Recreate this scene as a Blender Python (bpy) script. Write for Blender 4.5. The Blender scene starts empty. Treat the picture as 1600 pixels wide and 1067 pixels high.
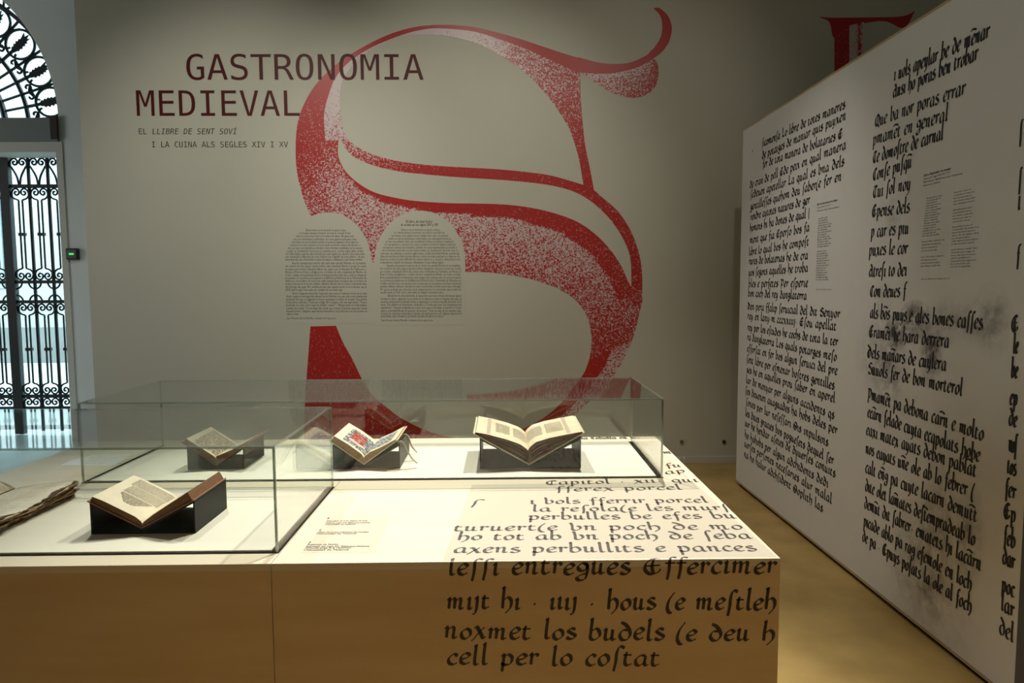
import bpy, bmesh, math, random
from mathutils import Vector, Matrix
import numpy as np
C = bpy.context.scene.collection
SC = bpy.context.scene
rnd = random.Random(7)

# ---------------------------------------------------------------- camera
F = 1067.0                       # focal length in pixels of the 1600x1067 frame (24 mm on 36 mm)
EYE = Vector((0, 0, 1.55))
PITCH, YAW, ROLL = math.atan(83.5/F), math.atan(15/F), 0.005
fw = Vector((math.sin(YAW)*math.cos(PITCH), math.cos(YAW)*math.cos(PITCH), -math.sin(PITCH)))
r0 = Vector((math.cos(YAW), -math.sin(YAW), 0))
u0 = r0.cross(fw)
rt = r0*math.cos(ROLL) - u0*math.sin(ROLL)
up = u0*math.cos(ROLL) + r0*math.sin(ROLL)
cam = bpy.data.objects.new('camera', bpy.data.cameras.new('camera'))
C.objects.link(cam)
cam.data.sensor_width = 36; cam.data.lens = 36*F/1600
cam.data.clip_start = 0.05; cam.data.clip_end = 200
cam.matrix_world = Matrix(((rt.x, up.x, -fw.x, EYE.x), (rt.y, up.y, -fw.y, EYE.y), (rt.z, up.z, -fw.z, EYE.z), (0, 0, 0, 1)))
SC.camera = cam

# ---------------------------------------------------------------- exposure, sky, lamps
SC.view_settings.view_transform = 'Standard'
SC.view_settings.look = 'None'
SC.view_settings.exposure = 0.0
SC.view_settings.gamma = 1.0
SC.view_settings.use_curve_mapping = False
try:
    SC.cycles.transparent_max_bounces = 40
    SC.cycles.max_bounces = 14
    SC.cycles.glossy_bounces = 8
    SC.cycles.sample_clamp_indirect = 6
    SC.cycles.caustics_reflective = False
except Exception:
    pass
W = bpy.data.worlds.new('daylight'); SC.world = W; W.use_nodes = True
bg = W.node_tree.nodes['Background']
bg.inputs['Color'].default_value = (0.66, 0.93, 1.0, 1); bg.inputs['Strength'].default_value = 11.0

def lamp(name, loc, target, power, color, angle=60, blend=0.6, size=0.05):
    d = bpy.data.lights.new(name, 'SPOT'); d.energy = power; d.color = color
    d.spot_size = math.radians(angle); d.spot_blend = blend; d.shadow_soft_size = size
    o = bpy.data.objects.new(name, d); C.objects.link(o); o.location = loc
    o.rotation_euler = (Vector(target) - Vector(loc)).to_track_quat('-Z', 'Y').to_euler()
    return o
def area(name, loc, target, power, color, sx, sy):
    d = bpy.data.lights.new(name, 'AREA'); d.shape = 'RECTANGLE'; d.size = sx; d.size_y = sy
    d.energy = power; d.color = color
    o = bpy.data.objects.new(name, d); C.objects.link(o); o.location = loc
    o.rotation_euler = (Vector(target) - Vector(loc)).to_track_quat('-Z', 'Y').to_euler()
WARM = (1.0, 0.965, 0.89)
lamp('spotlight_table', (-0.45, 4.0, 4.35), (-0.05, 2.35, 0.9), 520, WARM, 50, 0.7)
lamp('spotlight_case', (0.75, 3.7, 4.35), (0.1, 2.2, 0.9), 720, WARM, 44, 0.8)
lamp('spotlight_book', (-1.75, 3.7, 4.35), (-1.05, 2.0, 0.9), 275, WARM, 40, 0.8)
lamp('spotlight_wall_left', (-2.1, 2.8, 4.6), (-2.15, 5.93, 1.95), 210, (1.0, 0.98, 0.86), 66, 1.0)
lamp('spotlight_wall_middle', (-0.3, 2.8, 4.6), (-0.4, 5.93, 2.3), 178, (1.0, 0.97, 0.84), 62, 1.0)
lamp('spotlight_wall_right', (1.2, 2.8, 4.6), (1.0, 5.93, 2.6), 46, (1.0, 0.97, 0.84), 62, 1.0)
lamp('spotlight_aisle', (0.5, 3.4, 4.6), (1.45, 4.5, 0.0), 205, (1.0, 0.95, 0.84), 52, 1.0)
lamp('warm_front_fill', (0.6, -2.4, 4.4), (0.1, 1.7, 0.5), 70, (1.0, 0.55, 0.22), 50, 1.0)  # added warm fill from behind the camera, for the plinth fronts
area('right_wall_fill', (2.0, -1.0, 4.9), (1.0, 3.0, 0.4), 16, (1.0, 0.9, 0.72), 2.0, 1.2)  # added unseen fill that lifts the right-hand wall
area('left_side_fill', (-8.8, 3.6, 2.4), (0.0, 5.4, 1.4), 65, (0.97, 0.98, 0.93), 2.5, 2.5)  # added unseen fill from the left; no window is built there

# ---------------------------------------------------------------- pixel -> point on a plane of the room
def ray(px, py):
    return fw + rt*((px-800)/F) - up*((py-533.5)/F)
def on_y(px, py, y):
    d = ray(px, py); return EYE + d*((y-EYE.y)/d.y)
def on_z(px, py, z):
    d = ray(px, py); return EYE + d*((z-EYE.z)/d.z)
def on_plane(px, py, p0, n):
    d = ray(px, py); return EYE + d*((p0-EYE).dot(n)/d.dot(n))

# ---------------------------------------------------------------- materials
def nodes(name):
    m = bpy.data.materials.new(name); m.use_nodes = True
    return m, m.node_tree.nodes, m.node_tree.links, m.node_tree.nodes['Principled BSDF']
def rgba(c): return (c[0], c[1], c[2], 1)
def mat(name, col, rough=0.6, metal=0.0, var=0.0, scale=8.0, stretch=(1, 1, 1), col2=None, bump=0.0, spec=0.5, detail=4):
    m, N, L, b = nodes(name)
    b.inputs['Roughness'].default_value = rough; b.inputs['Metallic'].default_value = metal
    b.inputs['Specular IOR Level'].default_value = spec
    if var or col2 or bump:
        tc = N.new('ShaderNodeTexCoord'); mp = N.new('ShaderNodeMapping'); nz = N.new('ShaderNodeTexNoise')
        mp.inputs['Scale'].default_value = stretch
        nz.inputs['Scale'].default_value = scale; nz.inputs['Detail'].default_value = detail
        L.new(tc.outputs['Object'], mp.inputs['Vector']); L.new(mp.outputs['Vector'], nz.inputs['Vector'])
        rp = N.new('ShaderNodeValToRGB')
        c2 = col2 or tuple(min(1, c*(1-var)) for c in col)
        rp.color_ramp.elements[0].position = 0.3; rp.color_ramp.elements[1].position = 0.7
        rp.color_ramp.elements[0].color = rgba(c2); rp.color_ramp.elements[1].color = rgba(col)
        L.new(nz.outputs['Fac'], rp.inputs['Fac']); L.new(rp.outputs['Color'], b.inputs['Base Color'])
        if bump:
            bp = N.new('ShaderNodeBump'); bp.inputs['Strength'].default_value = bump; bp.inputs['Distance'].default_value = 0.01
            L.new(nz.outputs['Fac'], bp.inputs['Height']); L.new(bp.outputs['Normal'], b.inputs['Normal'])
    else:
        b.inputs['Base Color'].default_value = rgba(col)
    return m
def emit(name, col, s):
    m, N, L, b = nodes(name)
    b.inputs['Base Color'].default_value = rgba((0, 0, 0)); b.inputs['Emission Color'].default_value = rgba(col)
    b.inputs['Emission Strength'].default_value = s
    return m
def glass_mat(name, rough=0.0, tint=(0.97, 0.985, 0.975)):
    m, N, L, b = nodes(name); N.remove(b)
    out = N['Material Output']
    tr = N.new('ShaderNodeBsdfTransparent'); tr.inputs['Color'].default_value = rgba(tint)
    gl = N.new('ShaderNodeBsdfGlossy'); gl.inputs['Roughness'].default_value = rough
    fr = N.new('ShaderNodeFresnel'); ge = N.new('ShaderNodeNewGeometry')
    mx = N.new('ShaderNodeMix'); mx.data_type = 'FLOAT'
    mx.inputs[2].default_value = 1.49; mx.inputs[3].default_value = 1/1.49
    L.new(ge.outputs['Backfacing'], mx.inputs[0]); L.new(mx.outputs[0], fr.inputs['IOR'])
    ms = N.new('ShaderNodeMixShader')
    L.new(fr.outputs['Fac'], ms.inputs['Fac']); L.new(tr.outputs['BSDF'], ms.inputs[1]); L.new(gl.outputs['BSDF'], ms.inputs[2])
    L.new(ms.outputs['Shader'], out.inputs['Surface'])
    return m
def glass_edge_mat(name, tint):
    m, N, L, b = nodes(name); N.remove(b)
    tr = N.new('ShaderNodeBsdfTransparent'); tr.inputs['Color'].default_value = rgba(tint)
    gl = N.new('ShaderNodeBsdfGlossy'); gl.inputs['Roughness'].default_value = 0.25; gl.inputs['Color'].default_value = (0.9, 0.95, 0.92, 1)
    ms = N.new('ShaderNodeMixShader'); ms.inputs['Fac'].default_value = 0.38
    L.new(tr.outputs['BSDF'], ms.inputs[1]); L.new(gl.outputs['BSDF'], ms.inputs[2])
    L.new(ms.outputs['Shader'], N['Material Output'].inputs['Surface'])
    return m
def print_mat():
    """red ink screened over pale paper: the ink density is stored per vertex"""
    m, N, L, b = nodes('screened_red_print')
    at = N.new('ShaderNodeAttribute'); at.attribute_name = 'ink_cover'
    tc = N.new('ShaderNodeTexCoord'); nz = N.new('ShaderNodeTexNoise')
    nz.inputs['Scale'].default_value = 92; nz.inputs['Detail'].default_value = 2; nz.inputs['Roughness'].default_value = 0.75
    L.new(tc.outputs['Object'], nz.inputs['Vector'])
    mr = N.new('ShaderNodeMapRange'); mr.inputs['From Min'].default_value = 0.30; mr.inputs['From Max'].default_value = 0.70
    L.new(nz.outputs['Fac'], mr.inputs['Value'])
    su = N.new('ShaderNodeMath'); su.operation = 'SUBTRACT'
    L.new(at.outputs['Fac'], su.inputs[0]); L.new(mr.outputs['Result'], su.inputs[1])
    ml = N.new('ShaderNodeMath'); ml.operation = 'MULTIPLY_ADD'; ml.use_clamp = True
    ml.inputs[1].default_value = 7.0; ml.inputs[2].default_value = 0.5
    L.new(su.outputs[0], ml.inputs[0])
    mx = N.new('ShaderNodeMix'); mx.data_type = 'RGBA'
    mx.inputs[6].default_value = (0.62, 0.52, 0.52, 1); mx.inputs[7].default_value = (0.42, 0.020, 0.017, 1)
    L.new(ml.outputs[0], mx.inputs[0]); L.new(mx.outputs[2], b.inputs['Base Color'])
    b.inputs['Roughness'].default_value = 0.38; b.inputs['Specular IOR Level'].default_value = 0.4
    return m
def panel_mat(blobs):
    """white board print with grey ink stains (local positions in metres along the board)"""
    m, N, L, b = nodes('printed_white_board')
    b.inputs['Roughness'].default_value = 0.7
    tc = N.new('ShaderNodeTexCoord'); nz = N.new('ShaderNodeTexNoise')
    nz.inputs['Scale'].default_value = 9; nz.inputs['Detail'].default_value = 6; nz.inputs['Roughness'].default_value = 0.7
    L.new(tc.outputs['Object'], nz.inputs['Vector'])
    acc = None
    for (y, z, ry, rz, s) in blobs:
        mp = N.new('ShaderNodeMapping'); mp.vector_type = 'TEXTURE'
        mp.inputs['Location'].default_value = (0, y, z); mp.inputs['Scale'].default_value = (3, ry, rz)
        L.new(tc.outputs['Object'], mp.inputs['Vector'])
        g = N.new('ShaderNodeTexGradient'); g.gradient_type = 'SPHERICAL'; L.new(mp.outputs['Vector'], g.inputs['Vector'])
        q = N.new('ShaderNodeMath'); q.operation = 'MULTIPLY'; q.inputs[1].default_value = s
        L.new(g.outputs['Fac'], q.inputs[0])
        if acc is None: acc = q
        else:
            a = N.new('ShaderNodeMath'); a.operation = 'ADD'; L.new(acc.outputs[0], a.inputs[0]); L.new(q.outputs[0], a.inputs[1]); acc = a
    mr = N.new('ShaderNodeMapRange'); mr.inputs['From Min'].default_value = 0.35; mr.inputs['From Max'].default_value = 0.75
    L.new(nz.outputs['Fac'], mr.inputs['Value'])
    q = N.new('ShaderNodeMath'); q.operation = 'MULTIPLY'; q.use_clamp = True
    L.new(acc.outputs[0], q.inputs[0]); L.new(mr.outputs['Result'], q.inputs[1])
    mx = N.new('ShaderNodeMix'); mx.data_type = 'RGBA'
    mx.inputs[6].default_value = (0.70, 0.69, 0.67, 1); mx.inputs[7].default_value = (0.06, 0.055, 0.055, 1)
    L.new(q.outputs[0], mx.inputs[0]); L.new(mx.outputs[2], b.inputs['Base Color'])
    return m

M = {}
M['wall'] = mat('greige_wall_paint', (0.56, 0.545, 0.46), 0.75, var=0.04, scale=1.2)
M['wall_white'] = mat('white_wall_paint', (0.78, 0.80, 0.79), 0.8, var=0.05, scale=1.5)
M['floor'] = mat('ochre_floor', (0.52, 0.36, 0.125), 0.42, col2=(0.36, 0.24, 0.075), scale=3.5, detail=9)
M['floor_daylit'] = mat('daylit_floor_tone', (0.52, 0.57, 0.57), 0.4, var=.15, scale=4)  # daylight from the gate is put into this blue-grey floor colour
M['ceiling'] = mat('ceiling_paint', (0.22, 0.21, 0.19), 0.9)
M['birch'] = mat('birch_plywood', (0.74, 0.55, 0.31), 0.5, col2=(0.66, 0.46, 0.235), scale=2.2, stretch=(1.0, 6, 7), detail=6)
M['birch_top'] = mat('lamplit_birch_top', (0.74, 0.645, 0.47), 0.5, col2=(0.69, 0.585, 0.41), scale=2.0, stretch=(0.7, 6, 6), detail=6)  # copy of the birch, paler: spotlight glare put into its colour
M['board'] = mat('cream_board', (0.70, 0.655, 0.53), 0.6, var=0.04, scale=2.0, stretch=(1, 8, 1))
M['black'] = mat('black_acrylic', (0.009, 0.009, 0.008), 0.45, spec=0.16)
M['gap'] = mat('dark_joint', (0.008, 0.008, 0.008), 0.8, spec=0.08)
M['glass'] = glass_mat('clear_acrylic')
M['glass_top'] = glass_mat('clear_acrylic_lid', 0.035)
M['dark_block'] = mat('dark_brown_block', (0.03, 0.015, 0.012), .6)
M['edge'] = glass_edge_mat('polished_glass_edge', (0.84, 0.88, 0.85)); M['edge_dark'] = glass_edge_mat('dark_refraction_corner', (0.50, 0.53, 0.50))  # darker corner tint paints in the refraction of the dark base
M['ink'] = mat('black_print', (0.012, 0.011, 0.011), 0.6)
M['ink_front'] = mat('brown_black_print', (0.045, 0.034, 0.024), 0.5)
M['ink_grey'] = mat('grey_print', (0.05, 0.048, 0.045), 0.6)
M['title'] = mat('maroon_vinyl', (0.085, 0.008, 0.008), 0.45, spec=0.22)
M['red'] = print_mat()
M['iron'] = mat('black_wrought_iron', (0.006, 0.008, 0.009), 0.55, metal=0.0)
M['parchment'] = mat('parchment', (0.70, 0.60, 0.42), 0.8, col2=(0.58, 0.47, 0.30), scale=14)
M['paper'] = mat('old_paper', (0.72, 0.63, 0.45), 0.8, var=0.10, scale=20)
M['edges_brown'] = mat('brown_page_edges', (0.22, 0.095, 0.03), 0.7, var=0.55, scale=60, stretch=(1, 1, 9))
M['edges_dark'] = mat('dark_page_edges', (0.13, 0.065, 0.03), 0.7, var=0.6, scale=60, stretch=(1, 1, 9))
M['edges_tan'] = mat('tan_page_edges', (0.40, 0.25, 0.11), 0.8, var=0.5, scale=60, stretch=(1, 1, 9))
M['leather'] = mat('red_brown_leather', (0.30, 0.12, 0.06), 0.6, var=0.35, scale=40)
M['vellum'] = mat('vellum_cover', (0.66, 0.56, 0.38), 0.6, var=0.15, scale=20)
M['wood'] = mat('pale_plywood_edge', (0.52, 0.39, 0.22), 0.6, var=0.2, scale=5, stretch=(1, 1, 12))
M['grey_paint'] = mat('grey_transom_paint', (0.20, 0.22, 0.22), 0.6)
M['cream_paint'] = mat('cream_jamb_paint', (0.60, 0.58, 0.52), 0.6)

# ---------------------------------------------------------------- mesh building
class MB:
    def __init__(s): s.v = []; s.f = []; s.mi = []; s.d = []
    def add(s, vs, fs, mi=0):
        k = len(s.v); s.v += [tuple(v) for v in vs]; s.f += [tuple(i+k for i in f) for f in fs]; s.mi += [mi]*len(fs); return s
    def box(s, a, b, mi=0):
        x0, y0, z0 = a; x1, y1, z1 = b
        return s.add([(x0,y0,z0),(x1,y0,z0),(x1,y1,z0),(x0,y1,z0),(x0,y0,z1),(x1,y0,z1),(x1,y1,z1),(x0,y1,z1)],
              [(0,3,2,1),(4,5,6,7),(0,1,5,4),(1,2,6,5),(2,3,7,6),(3,0,4,7)], mi)
    def tube(s, pts, r, n=8, mi=0, flat=1.0, cap=True):
        pts = [Vector(p) for p in pts]; k = len(s.v); rr = r if isinstance(r, (list, tuple)) else [r]*len(pts)
        t0 = (pts[1]-pts[0]).normalized(); a = Vector((0, 1, 0)) if abs(t0.y) < 0.9 else Vector((1, 0, 0))
        for i, p in enumerate(pts):
            t = (pts[min(i+1, len(pts)-1)]-pts[max(i-1, 0)]).normalized()
            a = (a - t*a.dot(t)).normalized(); c = t.cross(a)
            for j in range(n):
                q = 2*math.pi*j/n
                s.v.append(tuple(p + a*math.cos(q)*rr[i]*flat + c*math.sin(q)*rr[i]))
        for i in range(len(pts)-1):
            for j in range(n):
                s.f.append((k+i*n+j, k+i*n+(j+1) % n, k+(i+1)*n+(j+1) % n, k+(i+1)*n+j)); s.mi.append(mi)
        if cap:
            s.f.append(tuple(k+j for j in range(n))[::-1]); s.mi.append(mi)
            s.f.append(tuple(k+(len(pts)-1)*n+j for j in range(n))); s.mi.append(mi)
        return s
    def prism(s, poly, y0, y1, mi=0):      # polygon in x,z pushed along y
        n = len(poly)
        return s.add([(x, y0, z) for x, z in poly]+[(x, y1, z) for x, z in poly],
              [tuple(range(n)), tuple(range(2*n-1, n-1, -1))]+[(i, n+i, n+(i+1) % n, (i+1) % n) for i in range(n)], mi)
    def build(s, name, mats, parent=None, smooth=False):
        me = bpy.data.meshes.new(name); me.from_pydata(s.v, [], s.f)
        for m in (mats if isinstance(mats, (list, tuple)) else [mats]): me.materials.append(m)
        me.polygons.foreach_set('material_index', s.mi)
        if smooth: me.polygons.foreach_set('use_smooth', [True]*len(s.f))
        me.update()
        o = bpy.data.objects.new(name, me); C.objects.link(o)
        if parent: o.parent = parent
        return o
def tag(o, label=None, cat=None, group=None, kind=None):
    if label: o['label'] = label
    if cat: o['category'] = cat
    if group: o['group'] = group
    if kind: o['kind'] = kind
    return o
def thing(name, loc, label, cat, group=None, rot=0):
    o = bpy.data.objects.new(name, None); C.objects.link(o); o.location = loc; o.rotation_euler = (0, 0, rot)
    o.empty_display_size = 0.1
    return tag(o, label, cat, group)
def local(mb, root):                        # world coordinates -> the thing's own
    iv = (Matrix.Translation(root.location) @ root.rotation_euler.to_matrix().to_4x4()).inverted()
    mb.v = [tuple(iv @ Vector(v)) for v in mb.v]; return mb
def bevel(o, w=0.003, seg=2):
    b = o.modifiers.new('soft_edges', 'BEVEL'); b.width = w; b.segments = seg; b.limit_method = 'ANGLE'; return o
def catmull(pts, n=6, closed=False):
    out = []; N = len(pts)
    for i in range(N-1):
        p0 = pts[max(i-1, 0)]; p1 = pts[i]; p2 = pts[i+1]; p3 = pts[min(i+2, N-1)]
        for j in range(n):
            t = j/n
            out.append(tuple(0.5*((2*b)+(c-a)*t+(2*a-5*b+4*c-d)*t*t+(3*b-a-3*c+d)*t**3) for a, b, c, d in zip(p0, p1, p2, p3)))
    out.append(tuple(pts[-1])); return out
def resample(pts, n):
    d = [0]
    for a, b in zip(pts, pts[1:]): d.append(d[-1]+math.dist(a, b))
    out = []; k = 0
    for i in range(n+1):
        t = d[-1]*i/n
        while k < len(d)-2 and d[k+1] < t: k += 1
        f = (t-d[k])/max(1e-9, d[k+1]-d[k])
        out.append(tuple(a+(b-a)*f for a, b in zip(pts[k], pts[k+1])))
    return out
MONO = {
 'G': [[(384,43),(365,27),(344,14),(321,3),(297,-4),(271,-9),(244,-10),(183,-2),(132,21),(91,61),(60,114),(42,181),(36,259),(42,338),(60,404),(91,458),(133,498),(185,521),(246,529),(268,528),(289,525),(309,520),(329,513),(348,503),(367,492),(367,420),(348,436),(328,449),(309,459),(289,466),(268,471),(246,472),(204,466),(170,449),(143,419),(124,378),(113,324),(109,259),(113,193),(124,140),(142,99),(168,70),(202,53),(244,47),(259,48),(273,49),(285,52),(297,57),(307,62),(317,69),(317,209),(242,209),(242,267),(384,267)]],
 'A': [[(214,458),(140,192),(289,192)],[(172,520),(257,520),(416,0),(344,0),(305,135),(123,135),(86,0),(13,0)]],
 'S': [[(352,502),(352,431),(331,443),(310,454),(288,462),(267,468),(245,471),(223,472),(192,470),(166,462),(144,449),(128,432),(119,411),(116,386),(118,365),(124,348),(135,334),(151,323),(175,312),(205,304),(242,295),(287,282),(322,264),(349,242),(367,214),(379,181),(382,142),(377,97),(362,59),(336,29),(301,7),(256,-6),(203,-10),(178,-9),(154,-7),(129,-2),(105,4),(80,12),(55,21),(55,96),(81,81),(106,68),(131,59),(155,52),(179,48),(203,47),(236,50),(263,58),(286,71),(302,89),(312,111),(315,138),(313,161),(306,181),(295,197),(278,210),(254,220),(224,229),(186,237),(142,250),(107,267),(81,287),(63,311),(52,341),(48,376),(54,419),(69,456),(95,487),(130,511),(171,525),(220,529),(240,528),(261,526),(283,522),(305,517),(328,510)]],
 'T': [[(16,520),(413,520),(413,461),(250,461),(250,0),(180,0),(180,461),(16,461)]],
 'R': [[(265,245),(282,239),(297,231),(311,219),(325,202),(341,176),(359,142),(429,0),(354,0),(292,131),(275,164),(258,188),(244,204),(228,213),(209,218),(188,220),(120,220),(120,0),(50,0),(50,520),(195,520),(247,516),(291,503),(326,481),(351,452),(366,414),(372,369),(368,337),(359,309),(343,285),(322,266),(296,253)],[(120,462),(120,278),(197,278),(228,280),(253,288),(273,300),(286,318),(295,341),(297,369),(294,397),(286,420),(271,438),(251,451),(225,459),(195,462)]],
 'O': [[(315,259),(313,328),(305,383),(292,423),(273,450),(247,467),(214,472),(182,467),(157,450),(138,423),(125,383),(117,328),(114,259),(117,190),(125,136),(138,96),(157,69),(182,52),(214,47),(247,52),(273,69),(292,96),(305,136),(313,190)],[(389,259),(384,177),(369,109),(346,57),(312,20),(268,-3),(214,-10),(161,-3),(117,19),(84,56),(60,109),(45,176),(41,259),(46,342),(60,410),(84,462),(117,500),(161,522),(214,529),(268,522),(312,500),(346,462),(369,410),(384,342)]],
 'N': [[(48,520),(138,520),(313,92),(313,520),(381,520),(381,0),(292,0),(116,428),(116,0),(48,0)]],
 'M': [[(30,520),(124,520),(214,255),(304,520),(399,520),(399,0),(334,0),(334,459),(241,185),(188,185),(95,459),(95,0),(30,0)]],
 'I': [[(70,520),(359,520),(359,461),(250,461),(250,59),(359,59),(359,0),(70,0),(70,59),(179,59),(179,461),(70,461)]],
 'E': [[(69,520),(377,520),(377,461),(139,461),(139,307),(367,307),(367,248),(139,248),(139,59),(384,59),(384,0),(69,0)]],
 'D': [[(152,58),(205,63),(246,77),(276,101),(295,138),(307,191),(311,259),(307,328),(295,381),(276,418),(247,443),(205,457),(152,462),(118,462),(118,58)],[(153,520),(226,513),(284,492),(329,456),(360,406),(379,341),(385,259),(379,178),(360,113),(329,63),(284,28),(226,7),(153,0),(48,0),(48,520)]],
 'V': [[(214,59),(337,520),(409,520),(257,0),(172,0),(20,520),(93,520)]],
 'L': [[(75,520),(146,520),(146,59),(397,59),(397,0),(75,0)]],
 'B': [[(128,248),(128,58),(212,58),(249,60),(278,67),(299,79),(314,97),(322,120),(325,150),(322,181),(313,206),(298,224),(276,238),(247,246),(212,248)],[(128,462),(128,305),(210,305),(241,308),(266,314),(284,325),(297,341),(304,362),(307,388),(304,412),(297,431),(284,445),(266,454),(241,460),(210,462)],[(58,520),(212,520),(261,516),(302,505),(335,485),(359,459),(373,427),(378,388),(375,358),(368,333),(355,313),(337,297),(314,285),(287,278),(318,270),(345,255),(367,235),(383,208),(393,178),(396,143),(391,99),(375,64),(350,36),(314,16),(268,4),(212,0),(58,0)]],
 'C': [[(374,18),(356,10),(337,3),(319,-3),(299,-7),(279,-9),(259,-10),(197,-2),(145,21),(104,61),(73,114),(55,180),(48,259),(55,338),(73,404),(104,458),(146,498),(197,521),(259,529),(279,528),(299,526),(319,522),(337,517),(356,509),(374,501),(374,429),(356,442),(338,452),(318,461),(298,467),(279,471),(259,472),(217,466),(183,449),(156,419),(137,378),(126,325),(122,259),(126,194),(137,141),(156,100),(183,71),(217,53),(259,47),(279,48),(299,52),(319,58),(338,67),(356,77),(374,91)]],
 'U': [[(51,200),(51,520),(122,520),(122,167),(122,145),(123,127),(124,113),(126,103),(128,95),(131,88),(140,76),(151,66),(163,57),(179,52),(196,48),(214,47),(234,48),(251,52),(266,57),(278,66),(289,76),(298,88),(301,95),(304,103),(305,113),(307,126),(307,144),(307,167),(307,520),(378,520),(378,200),(377,151),(373,114),(368,86),(360,65),(348,47),(334,31),(318,18),(300,8),(281,0),(260,-6),(238,-9),(214,-10),(191,-9),(169,-6),(148,0),(129,8),(112,18),(95,31),(81,46),(70,65),(61,87),(56,114),(52,152)]],
 'X': [[(30,520),(106,520),(220,324),(336,520),(412,520),(256,275),(423,0),(347,0),(220,224),(82,0),(6,0),(180,275)]],
 'Í': [[(70,520),(359,520),(359,461),(250,461),(250,59),(359,59),(359,0),(70,0),(70,59),(179,59),(179,461),(70,461)],[(234,661),(299,661),(219,569),(165,569)]],
}
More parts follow.
